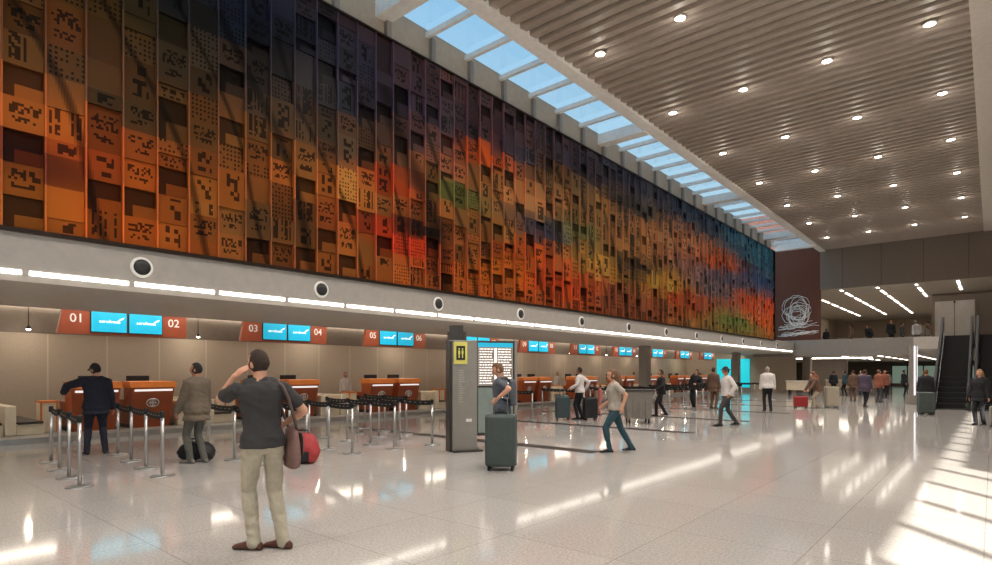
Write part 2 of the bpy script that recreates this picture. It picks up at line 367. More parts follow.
def mural():
    me_m = bpy.data.materials.new('mural_art_and_shadow'); me_m.use_nodes = True; nt = me_m.node_tree; bs = nt.nodes['Principled BSDF']
    at = nt.nodes.new('ShaderNodeVertexColor'); at.layer_name = 'art'
    nt.links.new(at.outputs['Color'], bs.inputs['Base Color']); bs.inputs['Roughness'].default_value = .35
    bs.inputs['Specular IOR Level'].default_value = .12
    root = thing('mural', 'huge orange and dark blue mural of stepped vertical panel strips above the desks', 'mural', (-11.7, 1.36, 3.85))
    b = MB(); b.box(-.15, -.02, -1.5 * .55 - 4, 42.2, 0, 6.14, M_bronze); b.build('backing', root)
    b = MB(); b.box(-.02, .16, -5, 42.3, -.07, 0, M_bronze); b.box(-.02, .14, -5, 42.3, 6.14, 6.18, M_bronze)
    b.box(-.02, .15, 42.2, 42.26, -.05, 6.18, M_bronze); b.build('frame', root)
    rnd = random.Random(3)
    CW = .55; n0 = -4; ncol = 77 - n0
    for ci in range(n0, 77):
        Yc = 1.36 + ci * CW
        nx, nz = (14, 12) if Yc < 15 else ((8, 7) if Yc < 26 else (4, 4))
        if Yc < .6: nx, nz = 4, 4
        V = []; F = []; Cc = []
        def quad(p, c):
            k = len(V); V.extend(p); F.append((k, k + 1, k + 2, k + 3)); Cc.append(c)
        off = rnd.choice((0, .25, .5)) ; PH = 6.14 / 12
        edges = [0.0]; z = PH * (1 - off) if off else PH
        while z < 6.1: edges.append(z); z += PH * rnd.choice((1, 1, 1, .5, 1.5))
        if 6.14 - edges[-1] < .12: edges.pop()
        edges.append(6.14)
        cj = rnd.uniform(.72, 1.1)
        kindprev = ''
        for z0, z1 in zip(edges, edges[1:]):
            h = z1 - z0; nzz = max(2, int(round(nz * h / PH)))
            kd = rnd.choices(('box', 'digits', 'dots', 'bars', 'plain', 'glyph'), (.2, .22, .1, .16, .14, .2))[0]
            if kd == 'box' and kindprev == 'box': kd = 'digits'
            kindprev = kd
            dep = rnd.choice((.02, .04, .06, .09)); jit = rnd.uniform(.55, 1.25); hue = rnd.uniform(-.14, .14)
            if kd == 'box': dep = .05
            base0 = art(Yc + .27, 3.85 + (z0 + z1) / 2); lum = base0.mean(); base0 = base0 * .88 + lum * .06; base0 = base0 * np.array((.95, 1.07, .9))
            rows = rnd.sample(range(1, nzz), max(1, nzz // 3)) if nzz > 2 else [1]
            y0 = ci * CW + .015; y1 = (ci + 1) * CW - .015
            dz = h / nzz; dy = (y1 - y0) / nx
            pat = [[rnd.random() for _ in range(nx)] for _ in range(nzz)]
            for r in range(nzz):
                for c in range(nx):
                    Yw = Yc + (c + .5) * dy; Zw = 3.85 + z0 + (r + .5) * dz
                    base = base0 * .6 + art(Yw, Zw) * .4
                    f = jit * cj * shadow_band(Yw, Zw); x = dep
                    fr, fc = (r + .5) / nzz, (c + .5) / nx
                    q = pat[r][c]
                    ink = False
                    if kd == 'box':
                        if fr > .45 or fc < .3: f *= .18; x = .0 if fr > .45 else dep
                        else: f *= .75
                    elif kd == 'digits':
                        if .16 < fc < .9 and (.5 < fr < .82) and q < .5: ink = True
                        if .2 < fc < .8 and (.22 < fr < .38) and q < .62: ink = True
                    elif kd == 'dots':
                        if r % 2 == 1 and c % 2 == 1 and q < .8: ink = True
                    elif kd == 'bars':
                        if .1 < fc < .92 and fr > .2 and pat[0][c] < .5 and q < .8: ink = True
                    elif kd == 'glyph':
                        if .25 < fc < .8 and .15 < fr < .9 and (pat[r // 2][c // 2] < .45): ink = True
                    if ink: f *= .16
                    col = (min(.95, base[0] * f * MURK * (1 + hue)), min(.95, base[1] * f * MURK * 1.04), min(.95, base[2] * f * MURK * (1 - hue) * .85))
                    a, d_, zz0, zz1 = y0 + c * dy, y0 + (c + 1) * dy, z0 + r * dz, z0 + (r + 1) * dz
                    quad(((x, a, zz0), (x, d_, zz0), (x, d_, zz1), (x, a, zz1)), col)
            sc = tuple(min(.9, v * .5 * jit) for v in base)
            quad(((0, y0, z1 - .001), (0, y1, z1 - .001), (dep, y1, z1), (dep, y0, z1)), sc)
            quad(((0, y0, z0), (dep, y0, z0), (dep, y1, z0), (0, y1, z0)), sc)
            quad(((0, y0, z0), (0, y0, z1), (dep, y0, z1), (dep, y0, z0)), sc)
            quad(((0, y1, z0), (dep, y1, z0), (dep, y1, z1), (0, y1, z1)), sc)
            # bright mounting strip between the panel strips, in the panel's own hue
            pc = tuple(min(.9, v * 1.15 + .02) for v in art(Yc, 3.85 + (z0 + z1) / 2) * 1.25)
            for ya, yb in ((ci * CW - .013, ci * CW + .013),):
                quad(((.11, ya, z0), (.11, yb, z0), (.11, yb, z1), (.11, ya, z1)), pc)
                quad(((0, ya, z0), (.11, ya, z0), (.11, ya, z1), (0, ya, z1)), pc)
                quad(((0, yb, z0), (0, yb, z1), (.11, yb, z1), (.11, yb, z0)), pc)
        me = bpy.data.meshes.new('panel_strip'); me.from_pydata(V, [], F); me.materials.append(me_m)
        ca = me.color_attributes.new('art', 'FLOAT_COLOR', 'CORNER')
        arr = np.ones((len(F) * 4, 4), np.float32); arr[:, :3] = np.repeat(np.array(Cc, np.float32), 4, axis=0)
        ca.data.foreach_set('color', arr.ravel())
        me.update()
        o = bpy.data.objects.new('panel_strip', me); COL.objects.link(o); o.parent = root
mural()

# sketch drawn in pale line on the end wall
def wall_drawing():
    root = thing('wall_drawing', 'pale scribbled line drawing on the dark brown end wall beyond the mural', 'drawing', (-11.35, YE - .02, 4.3))
    rnd = random.Random(11)
    b = MB(); b.box(-1.55, 1.5, -.0, .02, -.2, 3.4, M_dkbrown); b.build('board', root)
    b = MB()
    for k in range(12):
        cx, cz = rnd.uniform(-.3, .5), 1.9 + rnd.uniform(-.4, .4); rx, rz = rnd.uniform(.35, .9), rnd.uniform(.4, .95); ph = rnd.uniform(0, 6)
        b.tube([(cx + rx * math.cos(t / 16 * 2 * PI + ph), -.02, cz + rz * math.sin(t / 16 * 2 * PI * 1.0 + ph) + .05 * math.sin(t * 2.1)) for t in range(18)], .02, M_ptext, 5)
    for k in range(16):
        z = rnd.uniform(-.05, .95); x0 = rnd.uniform(-1.5, -.4); x1 = rnd.uniform(.4, 1.45)
        b.tube([(x0 + (x1 - x0) * t / 8, -.02, z + .22 * t / 8 + .06 * math.sin(t * 1.7 + k)) for t in range(9)], .018, M_ptext, 5)
    b.build('line_work', root)
wall_drawing()

# ================================================================ LAMPS
for k, y in enumerate([14.3 + 4.95 * j for j in range(-5, 7)]):
    for c, x in enumerate((-8.5, -6.08, -3.67, -1.25)):
        if y > 45: continue
        if y < 6 and c not in (1, 3): continue            # behind the camera: fewer
        nm = 'ceiling_downlight'
        if y > 8:
            yy = y + (.3 if c == 0 else (.3 if c == 1 else -.1 + .0))
            yy = y + (0.25, 0.1, -.1, -.4)[c]
            t = thing(nm, 'round ceiling downlight, %s row from the skylight, %s from the near end' % (ORD[c], ORD[k - 4] if k >= 4 else 'overhead'), 'downlight', (x, yy, 10.66), 0, 'downlights in the slatted ceiling')
            MB().lathe([(.15, 0), (.15, -.035), (.125, -.045), (.12, -.01)], M_white, n=24).build('trim_ring', t)
            MB().lathe([(.115, -.02), (.115, -.035), (.05, -.05)], M_spot, n=20).build('lens', t)
            g = bpy.data.lights.new('downlight_glow', 'POINT'); g.energy = 7; g.shadow_soft_size = .06; g.color = (1, .93, .82)
            go = bpy.data.objects.new('downlight_glow', g); COL.objects.link(go); go.location = (x, yy, 10.42)
        else: yy = y
        l = bpy.data.lights.new('downlight_beam', 'SPOT'); l.energy = DOWN_W * (1 if y > 6 else 1.6); l.spot_size = 2.3; l.spot_blend = .8; l.shadow_soft_size = .32; l.color = (1, .935, .86)
        lo = bpy.data.objects.new('downlight_beam', l); COL.objects.link(lo); lo.location = (x, yy, 10.58)
# fascia strip lights and cove over the desks
y = YB + .3; n = 0; sg = []
ys = [2.2 - 1.49 * 12 + 1.49 * j for j in range(43)]
k = 0
for y in ys:
    if y < -5 or y > 47.8: continue
    if y < -1: vis = False
    o = MB().box(-.03, .012, .05, 1.44, -.035, .035, M_lamp).build('light_strip', None, (-11.6, y, 3.16))
    if y > -1:
        k += 1
    tag(o, ('long white light strip in the grey fascia, %s from the left edge' % ORD[k - 1]) if y > -1 else 'white light strip in the grey fascia beyond the left edge, %s outwards' % ORD[int(abs(y + 1) / 1.49)], 'light', 'strip lights along the fascia')
o = MB().box(-20.95, -20.87, YB + .5, 50.5, 3.5, 3.57, M_cove).build('cove_lamp')
tag(o, 'long concealed white cove lamp at the top of the beige wall', 'light')
# round speakers in the fascia
for k in range(12):
    y = 3.85 + 3.665 * k - (0)
    if y > 47: continue
    t = thing('round_speaker', 'round dark speaker with pale ring in the grey fascia, %s from the left' % ORD[k], 'speaker', (-11.6, y, 3.47), 0, 'round speakers in the fascia')
    MB().lathe([(.19, 0), (.185, .02), (.15, .04), (.14, .02)], M_ring, axis='x', n=24).build('ring', t)
    MB().lathe([(.138, .0), (.138, .035), (.05, .05)], M_dark, axis='x', n=24).build('grille', t)
# pendants washing the beige wall
for k in range(11):
    y = 3.9 + 4.5 * k
    t = thing('pendant_spotlight', 'small pendant spotlight on a thin rod by the beige wall, %s from the left' % ORD[k], 'pendant', (-20.2, y, 2.78), 0, 'pendants before the beige wall')
    MB().tube([(0, 0, .06), (0, 0, .84)], .012, M_dark).build('rod', t)
    MB().lathe([(.03, .1), (.06, .04), (.06, 0)], M_dark, n=14).build('lamp_head', t)
    MB().lathe([(.05, .0), (.05, -.01), (.02, -.03)], M_spot, n=14).build('bulb', t)
    l = bpy.data.lights.new('pendant_light', 'POINT'); l.energy = 14; l.shadow_soft_size = .05; l.color = (1, .88, .7)
    lo = bpy.data.objects.new('pendant_light', l); COL.objects.link(lo); lo.location = (-20.2, y, 2.7)
# area fills added in the desk recess, no fittings, to brighten the floor
for y in np.arange(-12, 50, 6.0):
    l = bpy.data.lights.new('desk_fill_light', 'AREA'); l.shape = 'RECTANGLE'; l.size = .3; l.size_y = 5.0; l.energy = 62; l.color = (1, .93, .82)
    lo = bpy.data.objects.new('desk_fill_light', l); COL.objects.link(lo); lo.location = (-16.5, y, 3.58)
for k, (x, y) in enumerate([(-17, 54), (-17, 62), (-17, 72), (-9, 54), (-9, 62), (-9, 72), (-1, 60), (-1, 72)]):  # fill lights added without fittings to brighten the two end rooms
    l = bpy.data.lights.new('lower_room_fill', 'AREA'); l.size = 3; l.energy = 60; l.color = (1, .9, .76)
    lo = bpy.data.objects.new('lower_room_fill', l); COL.objects.link(lo); lo.location = (x, y, 2.74)
    l = bpy.data.lights.new('upper_room_fill', 'AREA'); l.size = 9; l.energy = 80; l.color = (1, .88, .74)
    lo = bpy.data.objects.new('upper_room_fill', l); COL.objects.link(lo); lo.location = (max(min(x, -3), -9.9), y, 7.6)
# lines of lamps under the upper and lower soffits
def lamp_line(x, z, segs, where):
    for k, (a, bb) in enumerate(segs):
        o = MB().box(-.07, .07, 0, bb - a, -.03, .0, M_lamp).build('linear_lamp', None, (x, a, z))
        tag(o, 'linear lamp %s, %s from the front' % (where, ORD[k]), 'light', 'linear lamps ' + where.split(',')[0])
names = ['leftmost', 'second from left', 'third from left', 'fourth from left', 'rightmost']
for i, x in enumerate((-11.1, -8.7, -6.4, -4.1, -1.8)):
    sg = [(50.2, 50.8)] + [(52.2 + 3.9 * j, 54.9 + 3.9 * j) for j in range(6)]
    if i == 4: sg = [(50, 52.4), (53.2, 55.5)]
    if i == 3: sg = sg[:3]
    lamp_line(x, 7.75, sg, 'above the mezzanine, %s line' % names[i])
for i, x in enumerate((-8.7, -6.4, -4.1)):
    lamp_line(x, 2.8, [(51 + 4.2 * j, 53 + 4.2 * j) for j in range(5)], 'under the mezzanine, %s line' % ['left', 'middle', 'right'][i])
o = MB().box(-13.5, -7.5, 56.0, 56.35, 2.74, 2.8, M_cove).build('linear_lamp'); tag(o, 'wide linear lamp running crosswise under the mezzanine', 'light')

# ================================================================ CHECK-IN DESKS
struct(MB().box(-19.2, -16.35, YB, 50, 0, .12, M_stone).box(-16.37, -16.33, YB, 50, .0, .125, M_steel).build('platform'))
PC = [5.35 + 4.5 * k for k in range(-1, 10)]
def desk_label(k, side):
    if k == 0: return '%s one beyond the left edge' % side
    return '%s one of %s pair' % (side, ORD[k - 1])
def make_counter():
    t = thing('check_in_counter', '-', 'check-in counter', (0, 0, 0), 0, 'orange check-in counters along the wall')
    b = MB()       # local: front towards +x, width along y (0 .. 1.2)
    b.prism([(-.9, .0, 0), (0, .0, 0), (.2, .0, 1.07), (-.36, .0, 1.07), (-.36, .0, .74), (-.9, .0, .74)], (0, 1.06, 0), M_orange)
    for v in b.bm.verts:
        if v.co.z < .01: v.co.y = .53 + (v.co.y - .53) * .86
    b.build('body', t)
    b = MB(); b.prism([(-.40, -.03, 1.07), (.24, -.03, 1.07), (.20, -.03, 1.22), (-.36, -.03, 1.24)], (0, 1.12, 0), M_orangeL); b.build('counter_top', t)
    MB().box(.175, .215, .08, 1.0, .97, 1.02, M_wtext).build('light_strip', t)
    # round emblem
    R = Matrix.Rotation(math.atan2(.22, 1.16), 4, 'Y')
    b = MB(); n = 28
    for rr, zz in ((.12, 1.25),):
        b.tube([(0, .15 * math.cos(a / n * 2 * PI), .11 * math.sin(a / n * 2 * PI)) for a in range(n + 1)], .012, M_ptext, 6)
    b.box(-.008, .01, -.10, .10, -.012, .012, M_ptext).box(-.008, .01, -.012, .012, -.09, .09, M_ptext)
    b.tube([(0, .06 * math.cos(a / n * 2 * PI), .10 * math.sin(a / n * 2 * PI)) for a in range(n + 1)], .009, M_ptext, 6)
    e = b.build('emblem', t); e.location = (.148, .53, .66); e.rotation_euler = (0, math.atan2(.22, 1.16), 0)
    MB().box(-.9, -.02, .04, .08, -.0, .1, M_dark).box(-.02, .0, .1, 1.1, 0, .07, M_dark).build('kickplate', t)
    return t
def make_belt():
    t = thing('baggage_belt', '-', 'baggage belt', (0, 0, 0), 0, 'cream baggage belts between the counters')
    MB().box(-2.6, .0, 0, .55, 0, .26, M_cream, .02).build('bed', t)
    MB().box(-2.6, .02, .04, .51, .26, .31, M_belt).build('conveyor', t)
    MB().box(-2.6, .05, -.2, 0, 0, .70, M_cream, .03).build('side_housing', t)
    return t
def make_monitor():
    t = thing('monitor', '-', 'monitor', (0, 0, 0), 0, 'desk monitors on the counters')
    MB().box(-.03, .03, 0, .56, .28, .64, M_dark, .01).build('housing', t)
    MB().box(-.045, -.031, .03, .53, .31, .61, M_black).build('display', t)
    MB().box(-.10, .10, .18, .38, 0, .02, M_dark).box(-.02, .02, .25, .31, .02, .3, M_dark).build('stand', t)
    return t
def make_stool():
    t = thing('desk_cabinet', '-', 'cabinet', (0, 0, 0), 0, 'low orange framed cabinets beside the desks')
    MB().box(-.5, 0, 0, .32, 0, .72, M_cream, .01).build('body', t)
    MB().box(-.52, .02, -.02, .34, .72, .77, M_orangeL).box(-.0, .02, -.02, .02, 0, .72, M_orangeL).box(-.0, .02, .30, .34, 0, .72, M_orangeL).build('frame', t)
    return t
pc, pb, pm, ps = make_counter(), make_belt(), make_monitor(), make_stool()
first = True
for k, c in enumerate(PC):
    for sd, (nm, y0) in enumerate((('left', c - 1.22), ('right', c + .08))):
        o = pc if first and sd == 0 else dup(pc, (0, 0, 0))
        o.location = (-17.3, y0, .12)
        o['label'] = 'orange check-in counter with white emblem, ' + desk_label(k, nm)
        m = pm if first and sd == 0 else dup(pm, (0, 0, 0))
        m.location = (-17.95, y0 + (.35 if sd == 0 else .15), .12 + .74); m['label'] = 'dark flat monitor on an orange counter, ' + desk_label(k, nm)
    o = ps if first else dup(ps, (0, 0, 0)); o.location = (-17.75, c - 1.68, .12); o['label'] = 'low cream cabinet with orange frame left of the %s desk pair' % (ORD[k - 1] if k else 'off-frame')
    for j, y0 in enumerate((c + 1.47, c + 2.24)):
        o = pb if first and j == 0 else dup(pb, (0, 0, 0)); o.location = (-17.2, y0, .12)
        o['label'] = 'cream baggage belt, %s one %s' % (('nearer', 'farther')[j], ('right of the %s desk pair from the left' % ORD[k - 1]) if k else 'left of the first desk pair')
    first = False
# signs above the desks
def swoosh(b, y, z, s, m):
    b.prism([(0, y, z), (0, y + s * .8, z + s * .30), (0, y + s * 1.0, z + s * .62), (0, y + s * .55, z + s * .42)], (.004, 0, 0), m)
for k, c in enumerate(PC):
    if k == 0: continue
    t = thing('counter_sign', 'brown hanging sign with cyan screens over the %s desk pair, numbered %02d and %02d' % (ORD[k - 1], 2 * k - 1, 2 * k), 'sign', (-17.2, c, 2.54), 0, 'numbered signs over the counters')
    b = MB(); b.prism([(-.06, -1.5, 0), (-.06, 1.42, 0), (-.06, 1.46, .06), (-.06, 1.46, .66), (-.06, -1.38, .66)], (.12, 0, 0), M_signbr); b.build('panel', t)
    MB().box(-.02, .02, -1.0, -.96, .66, 1.08, M_dark).box(-.02, .02, .96, 1.0, .66, 1.08, M_dark).build('hanger', t)
    for y0 in (-.80, .04):
        s = MB().box(.055, .085, y0 - .02, y0 + .80, .05, .61, M_black).box(.084, .09, y0, y0 + .78, .075, .59, M_screen).build('screen', t)
        text_mesh('logo', 'aerolineas', .115, M_wtext, s, at_x(.094, y0 + .40, .34))
        b = MB(); swoosh(b, y0 + .56, .36, .17, M_wtext); bo = b.build('swoosh', s); bo.location = (.092, 0, 0)
    text_mesh('number', '%02d' % (2 * k - 1), .30, M_ptext, t, at_x(.064, -1.10, .38), bold=.002)
    text_mesh('number', '%02d' % (2 * k), .30, M_ptext, t, at_x(.064, 1.13, .38), bold=.002)
# cyan lit panel at the end of the recess
t = thing('lit_panel', 'tall cyan lit wall panel at the end of the desk hall', 'panel', (-18.2, 50.98, 0))
MB().box(0, 1.2, -.1, 0, .3, 2.7, M_cyan).box(1.5, 2.7, -.1, 0, .3, 2.7, M_cyan).build('display', t)
MB().box(-.06, 2.76, -.06, .02, .0, .3, M_steel).box(1.2, 1.5, -.12, .02, .3, 2.75, M_dark).build('frame', t)

# ================================================================ BARRIER POSTS
M_tape = smat('black_tape', 14, 14, 16, rough=.6)
def make_post(with_belt):
    t = thing('barrier_post', '-', 'barrier post', (0, 0, 0), 0, 'grey barrier posts with black tape')
    MB().lathe([(.17, 0), (.17, .012), (.15, .022), (.03, .035)], M_steel, n=24).build('base', t)
    MB().lathe([(.026, .03), (.026, .90)], M_steel, n=16).build('pole', t)
    MB().lathe([(.034, .90), (.036, .985), (.030, 1.0)], M_black, n=16).build('tape_head', t)
    if with_belt:
        L = 1.0
        b = MB(); n = 8; pts = []
        for j in range(n + 1):
            u = j / n; pts.append((.03 + (L - .06) * u, -.018 * math.sin(PI * u)))
        i = b.mi(M_tape)
        for sy in (-.002, .002):
            lo = [b.bm.verts.new((x, sy, .875 + z)) for x, z in pts]; hi = [b.bm.verts.new((x, sy, .980 + z)) for x, z in pts]
            for j in range(n): b.bm.faces.new((lo[j], lo[j + 1], hi[j + 1], hi[j])).material_index = i
        for j in range(5):
            x = .14 + j * .16
            b.box(x, x + .07, -.004, .004, .925 - .018 * math.sin(PI * x), .940 - .018 * math.sin(PI * x), M_steel)
        b.build('tape', t)
    return t
post_b = make_post(True); post_n = make_post(False)
fb = fn = True
ROWS = [(2.76, (-12.65, -11.62, -10.62, -9.68)), (3.83, (-12.85, -11.75, -10.7, -9.7)), (5.24, (-12.9, -11.9, -10.5, -9.6)), (6.25, (-12.6, -11.6, -10.6, -9.6)),
        (7.22, (-12.4, -11.4, -10.5, -9.55)), (8.22, (-12.4, -11.4, -10.4, -9.46)), (9.2, (-12.5, -11.5, -10.6, -9.36)), (10.0, (-13.4, -12.4, -11.4)),
        (13.6, (-13.5, -12.5, -11.5)), (15.6, (-13.5, -12.5, -11.6)), (18.2, (-13.2, -12.1, -11.2)), (20.8, (-12.6, -11.6, -10.6, -9.6)), (22.0, (-12.6, -11.6, -10.6, -9.6)), (23.3, (-12.6, -11.6, -10.6, -9.0)),
        (26.2, (-12.6, -11.6, -10.6, -9.6)), (28.0, (-12.6, -11.6, -10.6, -9.6)), (30.6, (-12.6, -11.6, -10.6, -9.6)), (33.0, (-12.6, -11.6, -10.6)), (36.0, (-12.6, -11.6, -10.6, -9.6))]
for ri, (y, xs) in enumerate(ROWS):
    for k, x in enumerate(xs):
        last = k == len(xs) - 1
        if last: o = post_n if fn else dup(post_n, (0, 0, 0)); fn = False
        else: o = post_b if fb else dup(post_b, (0, 0, 0)); fb = False
        o.location = (x, y - .11 * (x + 12.65), 0); o.rotation_euler[2] = -math.atan(.11)
        if not last:
            o.scale = (1, 1, 1)
            ch = [c for c in o.children if c.name.startswith('tape') and 'head' not in c.name][0]
            ch.scale = ((xs[k + 1] - x) * 1.006, 1, 1)
        o['label'] = 'grey barrier post with %s, %s from the desks in the %s rope row' % ('black tape' if not last else 'open end', ORD[k], ORD[ri])

# ================================================================ FLIGHT BOARD AND PILLAR
M_flet = smat('faint_lettering', 176, 170, 162)
def board():
    t = thing('flight_board', 'grey pillar with yellow sign joined to a lit flight timetable board', 'information board', (-8.2, 8.3, 0), math.radians(60))
    MB().box(0, .52, 0, .32, 0, 2.24, M_pillar, .01).build('pillar', t)
    MB().box(-.05, .02, .05, .34, 0, 2.22, M_pillard).build('pillar_side', t)
    MB().box(.05, .28, .2, .42, 2.2, 2.55, M_pillard).build('mast', t)
    s = MB().box(.02, .30, -.03, 0, 1.76, 2.20, M_yellow, .006).box(.07, .25, -.04, -.03, 1.84, 2.12, M_black).build('yellow_sign', t)
    b = MB()
    for dx in (.105, .175):
        b.box(dx, dx + .04, -.045, -.04, 1.96, 2.03, M_yellow).box(dx + .008, dx + .032, -.045, -.04, 1.88, 1.96, M_yellow).lathe([(.017, -.045), (.017, -.04)], M_yellow, (dx + .02, 0, 2.06), 'y', 12)
    b.build('pictogram', s)
    b = MB(); rnd = random.Random(5)
    z = 1.62
    while z > .95:
        b.box(.13, .13 + rnd.uniform(.05, .13), -.004, 0, z, z + .018, M_flet); z -= .045
    b.box(.28, .40, -.004, 0, .60, .66, M_ptext); b.build('faint_lettering', t)
    MB().box(.0, .6, -.12, .4, 0, .04, M_pillard).build('foot', t)
    bd = MB().box(.52, 1.36, .10, .20, .30, 2.24, M_pillard).build('board_frame', t)
    s = MB().box(.56, 1.32, .085, .10, 1.32, 2.20, M_screen2).build('timetable', t)
    b = MB(); b.box(.56, 1.32, .078, .085, 2.11, 2.20, M_screen).build('header', s)
    b = MB(); rnd = random.Random(9)
    M_brow = mat('timetable_row_white', (.9, .88, .84), emit=(1, .96, .9), es=.75)
    M_brd = smat('timetable_row_dark', 120, 104, 92, emit=srgb(130, 112, 98), es=.35)
    for c0, c1 in ((.58, .90), (.98, 1.30)):
        for r in range(14):
            z = 1.34 + r * .054
            b.box(c0, c1, .080, .085, z, z + .052, M_brd)
            x = c0 + .01
            while x < c1 - .05:
                w = rnd.uniform(.03, .09); b.box(x, min(x + w, c1 - .01), .076, .080, z + .016, z + .040, M_brow); x += w + .014
    b.box(.915, .965, .078, .085, 1.33, 2.09, M_brow); b.build('timetable_rows', s)
    MB().box(.56, 1.32, .08, .10, .36, 1.28, M_glassg).build('lower_panel', t)
    MB().box(1.36, 1.42, .08, .22, 0, 2.26, M_pillar).build('side_post', t)
board()

# ================================================================ LUGGAGE AND OTHER OBJECTS
M_caseg = smat('case_green_grey', 66, 76, 73, rough=.4, var=.1)
M_caseb = smat('case_black', 26, 26, 28, rough=.5)
M_caset = smat('case_teal', 52, 68, 70, rough=.45)
M_red = smat('bag_red', 175, 60, 62, rough=.7)
M_redd = smat('case_red', 150, 34, 36, rough=.5)
def suitcase(label, loc, rz, w, h, d, m, ext=.32, name='suitcase'):
    t = thing(name, label, 'suitcase', loc, rz)
    g = .07
    MB().box(-w / 2, w / 2, -d / 2, d / 2, g, h, m, min(.045, d * .22)).build('shell', t)
    b = MB(); b.box(-w / 2 - .004, w / 2 + .004, -.008, .008, g + .01, h - .01, M_black)
    for k in range(5):
        x = -w / 2 + w * (k + .8) / 5.6
        b.box(x - .008, x + .008, -d / 2 - .006, -d / 2 + .01, g + .09, h - .09, m).box(x - .008, x + .008, d / 2 - .01, d / 2 + .006, g + .09, h - .09, m)
    b.build('ribs_and_zip', t)
    for sx_ in (-1, 1):
        for sy_ in (-1, 1):
            wh = MB(); wh.box(-.02, .02, -.02, .02, .035, .085, M_black); wh.lathe([(.038, -.017), (.04, 0), (.038, .017)], M_rubber, (0, 0, .04), 'x', 14)
            o = wh.build('wheel', t); o.location = (sx_ * (w / 2 - .06), sy_ * (d / 2 - .06), 0)
    MB().tube([(-.09, 0, h - .02), (-.085, 0, h + .03), (.085, 0, h + .03), (.09, 0, h - .02)], .012, M_black).build('top_handle', t)
    if ext: MB().tube([(-.10, .04, h - .03), (-.10, .04, h + ext), (.10, .04, h + ext), (.10, .04, h - .03)], .010, M_chrome).build('trolley_handle', t)
    return t
suitcase('large green-grey hard suitcase standing in front of the man at the flight board', (-6.13, 7.33, 0), math.radians(34), .50, .91, .34, M_caseg, .27)
suitcase('green-grey suitcase left of the man in a white shirt', (-10.95, 16.3, 0), math.radians(40), .48, .80, .30, M_caset, .22)
suitcase('black suitcase right of the man in a white shirt', (-10.22, 16.85, 0), math.radians(50), .46, .76, .30, M_caseb, .25)
suitcase('small red suitcase on the floor before the stooping person', (-6.5, 28.5, 0), math.radians(30), .55, .52, .32, M_redd, 0)

def lump_bag(name, label, cat, loc, rz, size, m, seed, parts):
    t = thing(name, label, cat, loc, rz)
    bm = bmesh.new(); bmesh.ops.create_icosphere(bm, subdivisions=4, radius=1)
    for v in bm.verts:
        c = v.co.copy(); p = 4.0
        q = (abs(c.x) ** p + abs(c.y) ** p + abs(c.z) ** p) ** (1 / p)
        c = c / q
        nn = noise.noise(c * 2.2 + Vector((seed, 0, 0))) * .10 + noise.noise(c * 5 + Vector((0, seed, 0))) * .05
        c *= 1 + nn
        if c.z > 0: c.x *= 1 - .22 * c.z; c.y *= 1 - .35 * c.z
        v.co = (c.x * size[0] / 2, c.y * size[1] / 2, max(0, (c.z + 1) * size[2] / 2))
    for f in bm.faces: f.smooth = True
    me = bpy.data.meshes.new('bag_body'); bm.to_mesh(me); bm.free(); me.materials.append(m)
    o = bpy.data.objects.new('bag_body', me); COL.objects.link(o); o.parent = t
    for fn_ in parts: fn_(t)
    return t
w, h = .46, .42
lump_bag('duffel_bag', 'black soft bag lying behind the legs of the man in the brown jacket', 'bag', (-11.02, 4.56, 0), math.radians(40), (.62, .34, .33), M_caseb, 3,
         [lambda t: MB().tube([(-.17, -.08, .28), (-.12, -.12, .40), (.10, -.12, .40), (.16, -.08, .28)], .014, M_black).build('handle', t)])
lump_bag('travel_bag', 'red and black travel bag on the floor behind the man in grey shirt', 'bag', (-9.25, 5.62, 0), math.radians(44), (.55, .36, .52), M_red, 8,
         [lambda t: MB().box(-.14, .15, -.19, -.16, .03, .22, M_caseb, .02).build('front_pocket', t),
          lambda t: MB().tube([(-.13, -.02, .46), (-.09, -.02, .58), (.09, -.02, .58), (.13, -.02, .46)], .013, M_black).build('handle', t),
          lambda t: MB().tube([(-.24, -.14, .1), (-.2, -.18, .33), (-.12, -.12, .47)], .008, M_caseb).build('zip', t)])
# grey wheeled bin
t = thing('wheeled_bin', 'large grey wheeled bin with dark lid right of the walking woman', 'bin', (-8.5, 16.85, 0), math.radians(38))
M_bin = smat('bin_grey', 128, 120, 112, rough=.5)
b = MB(); i = b.mi(M_bin)
lo = [(-.36, -.28, .16), (.36, -.28, .16), (.36, .28, .16), (-.36, .28, .16)]; hi = [(-.42, -.34, 1.0), (.42, -.34, 1.0), (.42, .34, 1.0), (-.42, .34, 1.0)]
a = [b.bm.verts.new(p) for p in lo]; c = [b.bm.verts.new(p) for p in hi]
for f in ([a[3], a[2], a[1], a[0]], c, [a[0], a[1], c[1], c[0]], [a[1], a[2], c[2], c[1]], [a[2], a[3], c[3], c[2]], [a[3], a[0], c[0], c[3]]): b.bm.faces.new(f).material_index = i
for x in (-.2, 0, .2): b.box(x - .015, x + .015, -.335, -.28, .25, .95, M_bin)
b.build('body', t); MB().box(-.46, .46, -.38, .38, 1.0, 1.06, M_dark, .02).build('lid', t)
for x in (-.3, .3):
    for y in (-.22, .22):
        wh = MB(); wh.box(-.02, .02, -.03, .03, .08, .17, M_dark); wh.lathe([(.06, -.02), (.06, .02)], M_rubber, (0, 0, .062), 'x', 14); o = wh.build('wheel', t); o.location = (x, y, 0)
M_tot = mat('totem_lamp', (1, 1, 1), emit=(.95, .93, 1), es=1.1)
